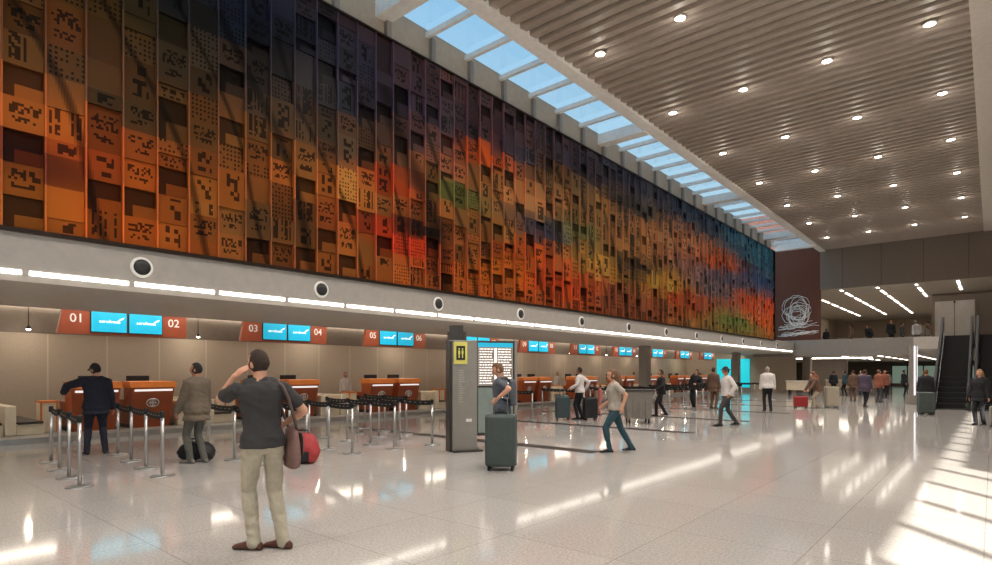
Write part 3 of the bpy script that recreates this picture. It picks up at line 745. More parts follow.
# lit totem beside the escalator
t = thing('light_totem', 'slender grey pillar with a white vertical light line left of the escalator', 'lit pillar', (-3.05, 35.8, 0))
MB().box(-.16, .16, -.12, .2, .1, 2.95, M_column, .01).build('body', t)
MB().box(.162, .18, -.05, .05, .25, 2.9, M_tot).box(0.05, .11, -.135, -.12, .25, 2.9, M_tot).build('light_line', t)
MB().box(-.30, .30, -.26, .34, 0, .45, M_column, .02).build('base', t)
# lift doors upstairs
t = thing('lift', 'tall pale two-leaf lift doors on the upper level above the escalator', 'lift', (-2.28, 57.78, 3.45))
M_lift = smat('lift_door_steel', 190, 186, 180, rough=.3, metal=.4)
for x0 in (-1.22, .01): MB().box(x0, x0 + 1.21, -.06, 0, 0, 3.7, M_lift).build('door', t)
MB().box(-1.36, -1.22, -.1, 0, 0, 3.84, M_brownw).box(1.22, 1.36, -.1, 0, 0, 3.84, M_brownw).box(-1.22, 1.22, -.1, 0, 3.7, 3.84, M_brownw).build('frame', t)
MB().box(-.02, .02, -.075, -.06, 0, 3.7, M_dark).lathe([(.08, -.1), (.08, -.06)], M_dark, (0, 0, 3.6), 'y', 12).build('centre_seam', t)
# escalators
def escalator(x0, label):
    t = thing('escalator', label, 'escalator', (x0, 31.5, 0))
    run, rise, w = 5.9, 3.45, 1.0
    sl = [(0, 0), (.55, 0), (.55 + run, rise), (run + .75, rise)]
    b = MB(); n = 15
    M_step = smat('escalator_step', 50, 50, 50, rough=.45, metal=.5)
    b.box(.14, .14 + w, -.1, .55, 0, .03, M_step)
    for k in range(n):
        y = .55 + run * k / n; z = rise * (k + 1) / n
        b.box(.14, .14 + w, y, y + run / n + .02, z - .24, z, M_step)
        for j in range(9): b.box(.2 + j * .11, .21 + j * .11, y - .004, y, z - .2, z, M_black)
    b.build('steps', t)
    for xs in (-.03, .14 + w):
        b = MB(); b.prism([(xs, -.5, 0), (xs, .7, 0), (xs, .7 + run, rise), (xs, run + .72, rise), (xs, run + .72, rise + .2), (xs, .55 + run, rise + .2), (xs, .5, .22), (xs, -.5, .2)], (.16, 0, 0), M_dark); b.build('skirt', t)
        b = MB(); b.prism([(xs + .05, -.45, .2), (xs + .05, .5, .22), (xs + .05, .55 + run, rise + .2), (xs + .05, run + .72, rise + .2), (xs + .05, run + .72, rise + .92), (xs + .05, .5 + run, rise + .92), (xs + .05, .45, .94), (xs + .05, -.35, .92), (xs + .05, -.5, .6)], (.09, 0, 0), M_glassd); b.build('balustrade', t)
        MB().tube([(xs + .09, -.3, .25), (xs + .09, -.52, .45), (xs + .09, -.55, .7), (xs + .09, -.4, .93), (xs + .09, .45, .96), (xs + .09, .5 + run, rise + .95), (xs + .09, run + .72, rise + .95)], .06, M_rubber, 10).build('handrail', t)
    b = MB(); b.prism([(.14, .8, 0), (.14, .8 + run, rise - .26), (.14, .8 + run, rise - .7), (.14, 2.2, 0)], (w, 0, 0), M_dark); b.build('truss', t)
    return t
escalator(-2.02, 'left dark escalator rising to the upper level, glass sides and black handrails')
escalator(-.62, 'right dark escalator rising to the upper level at the right edge')
# low counters and planters under the mezzanine
def low_desk(x, y, w, label):
    t = thing('service_desk', label, 'desk', (x, y, 0))
    MB().box(-w / 2, w / 2, -.3, .3, .35, .95, M_cream, .02).build('body', t); MB().box(-w / 2 - .05, w / 2 + .05, -.35, .35, .95, 1.0, M_white).build('top', t)
    for s_ in (-1, 1): MB().box(s_ * w / 2 * .8 - .05, s_ * w / 2 * .8 + .05, -.2, .2, 0, .35, M_dark).build('leg', t)
low_desk(-10.2, 44.5, 1.6, 'pale service desk under the mezzanine left of the red suitcase')
low_desk(-8.5, 52.5, 3.2, 'long pale service desk under the mezzanine in the middle')
t = thing('shop_front', 'pale green lit glass shop front on the far wall under the mezzanine', 'shop front', (-9.0, 81.9, 0))
M_shop = smat('shop_glow', 150, 165, 150, emit=srgb(120, 140, 125), es=.6)
MB().box(0, 7.5, -.05, 0, .3, 2.3, M_shop).build('window_pane', t)
b = MB()
for x in (0, 1.5, 3, 4.5, 6, 7.5): b.box(x - .06, x + .06, -.12, -.04, 0, 2.4, M_dark)
b.box(-.06, 7.56, -.12, -.04, 2.3, 2.45, M_dark); b.build('frame', t)
t = thing('lit_doorway', 'bright white lit doorway beyond the desk hall', 'doorway', (-15.0, 57.9, 0))
MB().box(-.45, .45, -.04, 0, 0, 2.5, mat('white_glow', (.9, .9, .88), emit=(1, .98, .94), es=.9)).build('light_panel', t)
MB().box(-.55, -.45, -.1, 0, 0, 2.6, M_dark).box(.45, .55, -.1, 0, 0, 2.6, M_dark).box(-.45, .45, -.1, 0, 2.5, 2.6, M_dark).build('frame', t)
t = thing('red_banner', 'dull red upright panel under the mezzanine beside the grey column', 'panel', (-13.4, 55.5, 0))
MB().box(-.35, .35, -.03, .03, .1, 2.3, smat('dull_red', 130, 60, 50)).build('panel', t); MB().box(-.4, .4, -.2, .2, 0, .1, M_dark).build('foot', t)

# ================================================================ PEOPLE
def skinm(n, r, g, b): return smat(n, r, g, b, rough=.55, var=.04)
SK1 = skinm('skin_light', 205, 150, 122); SK2 = skinm('skin_tan', 178, 124, 96); SK3 = skinm('skin_dark', 120, 80, 60)
M_eye = smat('eye_dark', 40, 30, 25, rough=.2)
def cloth(n, r, g, b): return smat(n, r, g, b, rough=.85, var=.10, scale=14, bump=.25, bscale=180, sheen=0)
M_hairb = smat('hair_dark_brown', 56, 40, 31, rough=.85, var=.3, scale=40, bump=.8, bscale=220)
M_hairk = smat('hair_black', 22, 18, 17, rough=.7, var=.3, scale=40, bump=.8, bscale=220)
M_hairl = smat('hair_light_brown', 110, 76, 50, rough=.7, var=.3, scale=40, bump=.8, bscale=220)
M_hairy = smat('hair_blonde', 176, 140, 88, rough=.7, var=.3, scale=40, bump=.8, bscale=220)
M_hairg = smat('hair_grey', 150, 145, 138, rough=.7, var=.3, scale=40, bump=.8, bscale=220)
V3 = Vector
class Sculpt:
    def __init__(s): s.v = []; s.f = []
    def rings(s, R):      # R: list of lists of points
        n = len(R[0]); k0 = len(s.v)
        for r in R: s.v += [tuple(p) for p in r]
        for a in range(len(R) - 1):
            for j in range(n):
                s.f.append((k0 + a * n + j, k0 + a * n + (j + 1) % n, k0 + (a + 1) * n + (j + 1) % n, k0 + (a + 1) * n + j))
        for a, rev in ((0, True), (len(R) - 1, False)):
            c = sum((V3(p) for p in R[a]), V3()) / n; ci = len(s.v); s.v.append(tuple(c)); b0 = k0 + a * n
            for j in range(n):
                t = (b0 + j, b0 + (j + 1) % n, ci); s.f.append(t[::-1] if rev else t)
    def limb(s, pts, rad, flat=1.0, side=None, n=14):
        pts = [V3(p) for p in pts]; R = []
        t0 = (pts[1] - pts[0]).normalized(); t1 = (pts[-1] - pts[-2]).normalized()
        P = [pts[0] - t0 * rad[0] * .8, pts[0] - t0 * rad[0] * .45] + pts + [pts[-1] + t1 * rad[-1] * .45, pts[-1] + t1 * rad[-1] * .8]
        Q = [rad[0] * .45, rad[0] * .85] + list(rad) + [rad[-1] * .85, rad[-1] * .45]
        up = V3(side) if side is not None else V3((.13, 1, .07))
        for k, p in enumerate(P):
            t = (P[min(k + 1, len(P) - 1)] - P[max(k - 1, 0)]).normalized()
            u = (up - t * up.dot(t)).normalized(); w = t.cross(u)
            R.append([p + u * math.cos(2 * PI * j / n) * Q[k] + w * math.sin(2 * PI * j / n) * Q[k] * flat for j in range(n)])
        s.rings(R)
    def ellip(s, c, r, M=None, n=16, m=10, fn=None):
        c = V3(c); R = []
        for a in range(1, m):
            th = PI * a / m; ring = []
            for j in range(n):
                ph = 2 * PI * j / n; d = V3((math.sin(th) * math.cos(ph), math.sin(th) * math.sin(ph), -math.cos(th)))
                q = fn(d) if fn else V3((d.x * r[0], d.y * r[1], d.z * r[2]))
                if M: q = M @ q
                ring.append(c + q)
            R.append(ring)
        s.rings(R)
    def finish(s, name, m, parent, vox, smooth=2, wr=0.0, seed=0, scale=1.0):
        me = bpy.data.meshes.new(name); me.from_pydata(s.v, [], s.f); me.update()
        bm = bmesh.new(); bm.from_mesh(me); bmesh.ops.recalc_face_normals(bm, faces=bm.faces); bm.to_mesh(me); bm.free()
        o = bpy.data.objects.new(name, me); COL.objects.link(o)
        r = o.modifiers.new('r', 'REMESH'); r.mode = 'VOXEL'; r.voxel_size = vox; r.use_smooth_shade = True
        if smooth:
            q = o.modifiers.new('s', 'SMOOTH'); q.iterations = smooth; q.factor = .5
        dg = bpy.context.evaluated_depsgraph_get(); ev = o.evaluated_get(dg)
        m2 = bpy.data.meshes.new_from_object(ev); o.modifiers.clear(); o.data = m2; bpy.data.meshes.remove(me)
        m2.name = name
        n = len(m2.vertices)
        if wr and n:
            co = np.empty(n * 3, np.float32); m2.vertices.foreach_get('co', co); no = np.empty(n * 3, np.float32); m2.vertices.foreach_get('normal', no)
            co = co.reshape(-1, 3); no = no.reshape(-1, 3); d = np.empty(n, np.float32)
            for k in range(n):
                x, y, z = co[k]
                d[k] = 1 - 2 * abs(noise.noise(V3((x * 7 + seed, y * 7, z * 11 + x * 5)))) + .5 * noise.noise(V3((x * 20, y * 20 + seed, z * 22)))
            co += no * (d * wr)[:, None] - no * wr * .3
            m2.vertices.foreach_set('co', co.ravel())
        m2.polygons.foreach_set('use_smooth', [True] * len(m2.polygons))
        m2.materials.clear(); m2.materials.append(m); m2.update()
        o.parent = parent
        return o
def ik(a, b, l1, l2, pole):
    a, b = V3(a), V3(b); d = b - a; L = min(d.length, (l1 + l2) * .998); u = d.normalized(); b = a + u * L
    x = (l1 * l1 - l2 * l2 + L * L) / (2 * L); h = math.sqrt(max(0, l1 * l1 - x * x))
    p = V3(pole); p = (p - u * p.dot(u)).normalized()
    return a + u * x + p * h, b
TORSO = [(-.10, .150, .105, 0), (-.04, .168, .122, -.005), (.05, .166, .122, -.004), (.12, .150, .112, 0), (.20, .148, .106, .004), (.29, .160, .112, .006), (.38, .176, .118, .004), (.45, .180, .108, -.002), (.50, .150, .088, -.006), (.535, .09, .070, -.006), (.56, .055, .055, -.004)]
def head_fn(d):
    x, y, z = d
    r = V3((x * .077, y * .098, z * .120))
    if z < 0:
        k = (-z) ** 1.3; r.x *= 1 - .26 * k
        if y < 0: r.y *= 1 - .45 * k
    if z > 0: r.z *= 1 - .05 * abs(y)
    if y > .1:
        g = lambda cx, cz, sx_, sz, a: a * math.exp(-((abs(x) - cx) / sx_) ** 2 - ((z - cz) / sz) ** 2)
        r.y += g(0, -.16, .13, .13, .026) + g(0, .0, .09, .14, .012) + g(0, -.80, .3, .14, .010) - g(.40, .06, .16, .11, .012) + g(.36, .24, .3, .08, .006) + g(0, -.46, .22, .05, .006) - g(0, -.54, .2, .03, .003) + g(0, -.62, .2, .04, .004) + g(.6, -.25, .2, .2, .005)
    return r
def hair_fn(front, low, thick):
    def f(d):
        r = head_fn(d)
        inside = (d.y > front - .25 * d.z and d.z < .62 and d.y > .0) or d.z < low + max(0, d.y) * .6
        return r * (.86 if inside else 1 + thick * min(1, max(.35, (d.z + .75) / .6)))
    return f
def person(name, label, loc, rz, H=1.76, skin=SK1, hair=M_hairb, hairstyle='short', top=None, bottom=None, shoe=None, sleeve='long', infl=.014, hem=-.10, coat=None,
           lean=0, twist=0, side=0, pel=(0, 0, .95), lf=(-.11, 0, 0, 0), rf=(.11, 0, 0, 0), lh=(-.26, .04, .86), rh=(.26, .04, .86), lep=(-.5, -1, -.2), rep=(.5, -1, -.2),
           hy=0, hp=0, vox=.012, female=False, curl=.5, lhd=None, rhd=None, bulk=1.0, seed=1, eyes=False, heads=None, kneepole=(0, 1, 0), wr=.004, group=None, skirt=False, hidden_legs=False):
    s = H / 1.80
    root = thing(name, label, 'person', loc, rz, group)
    root.scale = (s, s, s)
    R = Matrix.Rotation(math.radians(twist), 3, 'Z') @ Matrix.Rotation(math.radians(side), 3, 'Y') @ Matrix.Rotation(math.radians(-lean), 3, 'X')
    pel = V3(pel); sw = .92 if female else 1.0; ww = .86 if female else 1.0
    T = lambda p: pel + R @ V3(p)
    def blend(p, z):     # bottom of torso stays with the pelvis
        a = min(1, max(0, (z + .06) / .2)); q = V3(p); return q * (1 - a) + (R @ q) * a + pel
    def torso_rings(inf, zlo=-.2, zhi=.6, top_=False, n=24):
        out = []
        tab = [t for t in TORSO if zlo <= t[0] <= zhi]
        if zlo < -.10: tab = [(zlo, .172 if not skirt else .24, .128 if not skirt else .2, 0), ((zlo - .1) / 2, .170, .126, 0)] + tab
        for z, rx, ry, oy in tab:
            f = (ww if .05 < z < .3 else 1) * (sw if z > .3 else 1)
            rx_, ry_ = (rx * f * bulk + inf), (ry * bulk + inf)
            if top_: rx_ += .016 * max(0, min(1, (.12 - z) / .15)); ry_ += .018 * max(0, min(1, (.12 - z) / .15))
            if .25 < z < .42 and female: ry_ += .02
            ring = []
            for j in range(n):
                a = 2 * PI * j / n; ca, sa = math.cos(a), math.sin(a)
                ex = 2 / 2.5
                q = (rx_ * math.copysign(abs(ca) ** ex, ca), oy + ry_ * math.copysign(abs(sa) ** ex, sa), z)
                ring.append(blend(q, z))
            out.append(ring)
        return out
    SH = {'l': T((-.180 * sw, -.005, .475)), 'r': T((.180 * sw, -.005, .475))}
    HP = {'l': pel + V3((-.092, 0, -.03)), 'r': pel + V3((.092, 0, -.03))}
    feet = {'l': lf, 'r': rf}; arms = {}
    for k, hnd, pole in (('l', lh, lep), ('r', rh, rep)):
        el, wr_ = ik(SH[k], hnd, .29, .255, R @ V3(pole)); arms[k] = (SH[k], el, wr_)
    legs = {}
    for k in 'lr':
        f = feet[k]; an = V3((f[0], f[1], f[2] + .09)); kn, an2 = ik(HP[k], an, .435, .43, kneepole); legs[k] = (HP[k], kn, an2)
    neck = T((0, -.005, .54)); RH = Matrix.Rotation(math.radians(hy), 3, 'Z') @ R @ Matrix.Rotation(math.radians(-hp), 3, 'X')
    if abs(lean) > 8:
        RH = Matrix.Rotation(math.radians(hy + twist), 3, 'Z') @ Matrix.Rotation(math.radians(-lean * .35 - hp), 3, 'X')
    hc = neck + RH @ V3((0, .022, .148))
    if abs(lean) <= 8: hc = neck + R @ V3((0, .022, .148))
    # --- body
    b = Sculpt()
    b.rings(torso_rings(-.004, -.10, .56))
    b.limb([T((0, -.008, .49)), neck + V3((0, .002, .0)), hc + RH @ V3((0, -.02, -.06))], [.062, .056, .054])
    b.ellip(hc, None, RH, 28, 22, head_fn)
    for e_ in (-1, 1): b.ellip(hc + RH @ V3((e_ * .078, -.008, -.008)), (.011, .021, .032), RH, 10, 8)
    fr = max(.0085, vox * .72)
    for k in 'lr':
        sg_ = -1 if k == 'l' else 1
        a, el, w = arms[k]
        b.limb([a, a.lerp(el, .35), a.lerp(el, .7), el], [.054 * bulk, .050 * bulk, .043, .038]); b.limb([el, el.lerp(w, .3), w], [.039, .041, .027])
        d = (w - el).normalized(); hd = {'l': lhd, 'r': rhd}[k]
        if hd: d = V3(hd).normalized()
        pn = V3((-sg_, 0, 0)); pn = pn - d * pn.dot(d)
        if pn.length < .2: pn = V3((0, 0, 1)) - d * d.z
        pn.normalize(); sd = d.cross(pn).normalized()         # sd across the palm
        if sd.dot(V3((0, 1, 0))) < 0: sd = -sd               # thumb side forward
        b.limb([w, w + d * .03, w + d * .075], [.024, .036, .038], .42, sd)
        for q, (off, L) in enumerate(((.028, .070), (.010, .080), (-.009, .073), (-.027, .058))):
            p = w + d * .082 + sd * off; dd = d.copy(); pts = [p - d * .02, p]
            for j in range(3):
                ang = curl * (.5 + .35 * j); dd = (dd * math.cos(ang) + pn * math.sin(ang)).normalized(); p = p + dd * L * (.42, .32, .26)[j]; pts.append(p)
                pn2 = pn
            b.limb(pts, [fr, fr, fr * .96, fr * .9, fr * .8], n=8)
        th = w + d * .022 + sd * .026; td = (d * .75 + sd * .62 + pn * .25).normalized()
        b.limb([th - td * .01, th + td * .032, th + td * .032 + (td * .7 + d * .3 + pn * .25).normalized() * .032], [fr * 1.35, fr * 1.2, fr * .95], n=8)
        h_, kn, an = legs[k]
        b.limb([h_, h_.lerp(kn, .4), kn], [.075, .068, .048]); b.limb([kn, kn.lerp(an, .3), an], [.046, .048, .032])
        yaw = math.radians(feet[k][3]); fd = V3((-math.sin(yaw), math.cos(yaw), 0))
        b.limb([an - fd * .02 - V3((0, 0, .045)), an + fd * .09 - V3((0, 0, .055))], [.03, .026])
    body = b.finish('body', skin, root, vox * .9, 1)
    if eyes:
        for e_ in (-1, 1):
            g = Sculpt(); g.ellip(hc + RH @ V3((e_ * .031, .078, .008)), (.011, .011, .008), RH, 12, 8)
            me = bpy.data.meshes.new('eye'); me.from_pydata(g.v, [], g.f); me.materials.append(M_eye); o = bpy.data.objects.new('eye', me); COL.objects.link(o); o.parent = root
            g = Sculpt(); g.limb([hc + RH @ V3((e_ * .015, .090, .028)), hc + RH @ V3((e_ * .033, .088, .034)), hc + RH @ V3((e_ * .050, .076, .028))], [.004, .005, .003], n=6)
            me = bpy.data.meshes.new('eyebrow'); me.from_pydata(g.v, [], g.f); me.materials.append(hair); o = bpy.data.objects.new('eyebrow', me); COL.objects.link(o); o.parent = root
    # --- trousers
    t = Sculpt(); t.rings(torso_rings(.010, -.10, .12))
    for k in 'lr':
        h_, kn, an = legs[k]; lo = an + V3((0, -.01, -.035))
        t.limb([h_ + V3((0, 0, .02)), h_.lerp(kn, .35), h_.lerp(kn, .75), kn], [.098 * bulk, .090 * bulk, .073, .066]); t.limb([kn, kn.lerp(lo, .35), kn.lerp(lo, .8), lo], [.066, .063, .055, .056])
    t.finish('trousers', bottom, root, vox, 2, wr, seed)
    # --- shoes
    for k in 'lr':
        an = legs[k][2]; f = feet[k]; yaw = math.radians(f[3]); fd = V3((-math.sin(yaw), math.cos(yaw), 0)); g = Sculpt()
        sdv = V3((fd.y, -fd.x, 0)); z0 = f[2]; ce = V3((an.x, an.y, 0)); rings = []
        lift = an.z - .09
        for yy, w_, h_ in ((-.085, .022, .035), (-.075, .034, .062), (-.04, .040, .085), (.0, .041, .098), (.04, .043, .088), (.09, .050, .066), (.14, .050, .050), (.18, .040, .040), (.20, .020, .026)):
            ring = []
            for j in range(12):
                a = 2 * PI * j / 12
                ring.append(ce + fd * yy + sdv * (w_ * math.cos(a)) + V3((0, 0, lift + max(.0, h_ / 2 + h_ / 2 * math.sin(a) * 1.05))))
            rings.append(ring)
        g.rings(rings); g.finish('shoe', shoe or M_black, root, max(.007, vox * .8), 1)
    # --- top
    t = Sculpt(); t.rings(torso_rings(infl, hem, .535, True))
    for k in 'lr':
        a, el, w = arms[k]
        if sleeve == 'short': t.limb([a + (T((0, 0, .45)) - a) * .15, a, a.lerp(el, .35), a.lerp(el, .66)], [.060, .066 * bulk, .060 * bulk + infl * .3, .058 + infl * .4])
        else:
            t.limb([a + (T((0, 0, .45)) - a) * .15, a, a.lerp(el, .5), el], [.058 + infl, .056 * bulk + infl, .048 * bulk + infl, .042 + infl]); t.limb([el, el.lerp(w, .3), el.lerp(w, .97)], [.042 + infl, .043 + infl, .032 + infl])
    t.limb([T((-.10, -.008, .505)), T((0, -.012, .525)), T((.10, -.008, .505))], [.048 + infl * .5, .052 + infl * .5, .048 + infl * .5])
    t.finish('jacket' if infl > .02 else 'shirt', top, root, vox, 2, wr, seed + 5)
    # --- hair / hat
    if hairstyle != 'bald':
        g = Sculpt(); g.ellip(hc + RH @ V3((0, -.003, .003)), None, RH, 32, 24, hair_fn(.40, -.68 if hairstyle != 'long' else -.85, .075 if hairstyle == 'short' else .12))
        if hairstyle == 'long':
            g.limb([hc + RH @ V3((0, -.05, .04)), hc + RH @ V3((0, -.09, -.06)), hc + RH @ V3((0, -.115, -.17)), hc + RH @ V3((0, -.12, -.28))], [.080, .095, .090, .045], .8, (0, 1, 0))
        if hairstyle == 'bun': g.ellip(hc + RH @ V3((0, -.10, .06)), (.045, .045, .045), RH)
        g.finish('hair', hair, root, max(.006, vox * .7), 1, .003, seed)
    if heads in ('cap', 'hat'):
        g = Sculpt(); f0 = lambda d: head_fn(d) * (1.13 if d.z > .28 else .8)
        g.ellip(hc + RH @ V3((0, 0, .012)), None, RH, 28, 22, f0)
        if heads == 'cap': g.limb([hc + RH @ V3((0, .07, .052)), hc + RH @ V3((0, .15, .040))], [.062, .045], .16, RH @ V3((1, 0, 0)))
        else: g.ellip(hc + RH @ V3((0, 0, .045)), (.15, .165, .016), RH, 24, 8)
        g.finish('cap' if heads == 'cap' else 'hat', M_hatm, root, max(.007, vox * .8), 1)
    return root, dict(T=T, arms=arms, hc=hc, RH=RH, s=s, root=root, legs=legs)
M_hatm = cloth('hat_dark', 34, 32, 38)
C_tee = cloth('tee_charcoal', 52, 49, 49); C_khaki = cloth('trousers_khaki', 186, 174, 152); C_navy = cloth('suit_navy', 30, 34, 50)
C_jack = cloth('jacket_brown_grey', 108, 94, 80); C_gtro = cloth('trousers_grey_green', 92, 90, 82); C_gshirt = cloth('shirt_slate', 86, 90, 100)
C_beige = cloth('top_grey_beige', 168, 158, 146); C_teal = cloth('jeans_teal', 44, 74, 84); C_white = cloth('shirt_white', 212, 204, 200)
C_blk = cloth('cloth_black', 26, 26, 30); C_dgrey = cloth('trousers_dark_grey', 66, 66, 68); C_brn = cloth('cloth_brown', 104, 78, 62); C_purp = cloth('cloth_purple_grey', 78, 66, 82)
C_pink = cloth('cloth_pink', 190, 110, 104); C_rust = cloth('cloth_rust', 140, 82, 62); C_tan = cloth('cloth_tan', 176, 160, 138); C_dteal = cloth('cloth_dark_teal', 52, 72, 78)
M_shoebr = smat('shoe_brown', 92, 52, 38, rough=.5); M_shoeg = smat('shoe_grey', 120, 112, 106, rough=.6)
# facing: rotation about z of a figure that looks along +y
def face(fx, fy): return math.atan2(-fx, fy)
IL = (-.7615, -.648)    # towards the left of the picture, level

# 1 man in grey shirt, phone at his left ear, right hand in his hip bag
P1, q = person('person', 'tall man in charcoal t-shirt and khaki trousers seen from behind, hand at his ear', (-5.0, 2.68, 0), face(-.975, .2), 1.84, SK1, M_hairb, 'short', C_tee, C_khaki, M_shoebr,
    'short', .017, -.055, bulk=.94, pel=(-.035, 0, .95), side=-3, lf=(-.10, .05, 0, 42), rf=(.12, -.07, 0, 34), lh=(-.215, .20, 1.53), lep=(-.40, -.25, -1), rh=(.20, .12, 1.09), rep=(1, -.75, .1),
    lhd=(.60, -.55, .60), hy=36, hp=3, vox=.0062, curl=.35, twist=-12, seed=3, eyes=True, wr=.007)
T = q['T']
wm = P1.matrix_basis
def world_of(root, p):
    s_ = root.scale[0]; c, sn = math.cos(root.rotation_euler[2]), math.sin(root.rotation_euler[2]); p = V3(p) * s_
    return V3((root.location[0] + c * p.x - sn * p.y, root.location[1] + sn * p.x + c * p.y, root.location[2] + p.z))
# shoulder bag hanging at his right hip
M_bagm = smat('bag_mauve_brown', 128, 96, 88, rough=.7, bump=.3); M_strap = smat('bag_strap', 84, 66, 60, rough=.7)
tb = thing('shoulder_bag', 'mauve-brown shoulder bag hanging at the right hip of the man in charcoal', 'bag', P1.location, P1.rotation_euler[2]); tb.scale = P1.scale; tb.location = world_of(P1, (-.05, 0, 0))
b = Sculpt(); b.rings([[V3((.262 + dx * math.cos(a) * 1.0, -.02 + ry * math.sin(a), z)) for a in [2 * PI * j / 16 for j in range(16)]] for z, dx, ry in ((.70, .030, .10), (.72, .050, .15), (.80, .058, .165), (.92, .052, .16), (1.02, .036, .13), (1.08, .018, .10))])
b.finish('bag_body', M_bagm, tb, .009, 2, .004, 4)
b = Sculpt(); b.rings([[V3((.322 + .014 * math.cos(a), -.02 + ry * math.sin(a), z)) for a in [2 * PI * j / 12 for j in range(12)]] for z, ry in ((.82, .13), (.84, .14), (.98, .13), (1.02, .10))])
b.finish('flap', M_strap, tb, .008, 1)
MB().tube([(.27, -.13, 1.05), (.235, -.145, 1.18), (.195, -.135, 1.33), (.155, -.105, 1.44), (.125, -.03, 1.492), (.135, .06, 1.462), (.185, .125, 1.34), (.235, .13, 1.18), (.27, .08, 1.05)], .014, M_strap, 8).build('strap', tb)

# 2 man in dark suit and cap
person('person', 'man in dark navy suit and cap with one arm stretched to the left', (-13.32, 3.62, 0), face(-.96, .18), 1.80, SK1, M_hairk, 'short', C_navy, C_navy, M_black, 'long', .028, -.16,
    lf=(-.15, 0, 0, 12), rf=(.15, .02, 0, -12), lh=(-.50, .26, 1.20), lep=(-1, -.4, .1), rh=(.29, .06, .84), rep=(.5, -1, 0), twist=8, lean=3, hy=28, hp=10, vox=.011, bulk=1.12, seed=9, heads='cap', eyes=True, wr=.006)
# 3 man in brown jacket
person('person', 'man in brown-grey jacket standing in profile before a black bag', (-10.68, 4.42, 0), face(-.93, -.36), 1.80, SK2, M_hairk, 'short', C_jack, C_gtro, M_shoeg, 'long', .030, -.20,
    lf=(-.09, .06, 0, 10), rf=(.09, -.08, 0, -8), lh=(-.22, .20, .92), lep=(-.3, -1, 0), rh=(.24, .02, .86), rep=(.4, -1, 0), hy=22, vox=.010, bulk=1.06, seed=12, eyes=True, wr=.006)
# 4 man at the board
person('person', 'man in slate grey t-shirt with backpack looking down at the board, behind a suitcase', (-6.42, 7.70, 0), face(-.85, -.52), 1.80, SK1, M_hairl, 'short', C_gshirt, C_dgrey, M_black, 'short', .016, -.12,
    lf=(-.10, .06, 0, 0), rf=(.10, -.04, 0, 0), lh=(-.36, .02, 1.16), lep=(-.5, -1, 0), rh=(.22, .12, .93), rep=(.4, -1, 0), lean=4, hp=22, hy=5, vox=.010, seed=15, eyes=True, wr=.005)
tp = thing('backpack', 'dark slate backpack on the back of the man at the board', 'backpack', (-6.42, 7.70, 0), face(-.85, -.52))
b = Sculpt(); b.rings([[V3((.13 * w_ * math.copysign(abs(math.cos(a)) ** .7, math.cos(a)), -.185 + .060 * w_ * math.copysign(abs(math.sin(a)) ** .7, math.sin(a)), z)) for a in [2 * PI * j / 16 for j in range(16)]] for z, w_ in ((1.02, .7), (1.05, .95), (1.15, 1.05), (1.35, 1.0), (1.44, .85), (1.47, .5))])
b.finish('pack_body', C_gshirt, tp, .012, 2, .004, 2)
for sx_ in (-.11, .11): MB().tube([(sx_, -.16, 1.42), (sx_ * 1.05, -.06, 1.50), (sx_ * 1.1, .06, 1.48), (sx_ * 1.15, .13, 1.36), (sx_ * 1.4, .06, 1.18), (sx_ * 1.2, -.16, 1.08)], .013, M_black).build('strap', tp)
# 5 walking woman
person('person', 'woman with long brown hair, grey-beige top and teal jeans walking left', (-5.76, 10.45, 0), face(*IL), 1.72, SK1, M_hairl, 'long', C_beige, C_teal, M_black, 'short', .018, -.06,
    pel=(0, 0, .92), lf=(-.07, .14, 0, 0), rf=(.07, -.36, .02, 0), lh=(-.26, -.10, .96), rh=(.24, .18, .98), lep=(-.3, -1, 0), rep=(.3, -1, 0), lean=4, hp=2, vox=.010, female=True, seed=21, eyes=True, wr=.005)
person('person', 'small child in pink beyond the walking woman', (-11.1, 19.0, 0), face(*IL), 1.15, SK2, M_hairb, 'short', C_pink, C_pink, M_black, 'long', .02, -.1, vox=.018, seed=23)
# 6 man in white shirt between two suitcases
person('person', 'man in white shirt and black trousers between two suitcases', (-10.62, 16.85, 0), face(-.95, -.2), 1.80, SK2, M_hairk, 'short', C_white, C_blk, M_black, 'long', .018, -.06,
    lf=(-.09, .05, 0, 0), rf=(.09, -.05, 0, 0), lh=(-.28, .22, 1.05), rh=(.28, -.10, 1.03), lep=(-.3, -1, 0), rep=(.3, -1, 0), hy=-10, vox=.014, seed=26, eyes=True)
# 7 person in black walking
person('person', 'person in black walking left, right of the grey bin', (-9.2, 20.1, 0), face(*IL), 1.74, SK2, M_hairk, 'short', C_blk, C_blk, M_black, 'long', .02, -.12,
    pel=(0, 0, .93), lf=(-.08, .22, 0, 0), rf=(.08, -.20, .01, 0), lh=(-.26, .24, 1.0), rh=(.25, -.12, .95), vox=.015, seed=28)
# 8 leaning person in white and black
person('person', 'person in black jacket over white leaning at the rope line', (-9.75, 24.7, 0), face(-.2, -.98), 1.78, SK2, M_hairk, 'short', C_blk, C_blk, M_shoeg, 'long', .026, -.12,
    side=-10, pel=(.05, 0, .93), lf=(-.06, .10, 0, 0), rf=(.14, -.08, 0, 0), lh=(-.2, .22, 1.1), rh=(.26, .12, 1.0), vox=.016, seed=30)
# 9 dark brown clad person
person('person', 'person in dark brown coat standing behind the striding man in a hat', (-9.3, 25.6, 0), face(.2, .98), 1.84, SK2, M_hairb, 'short', C_brn, C_brn, M_black, 'long', .03, -.22, vox=.016, bulk=1.05, seed=31)
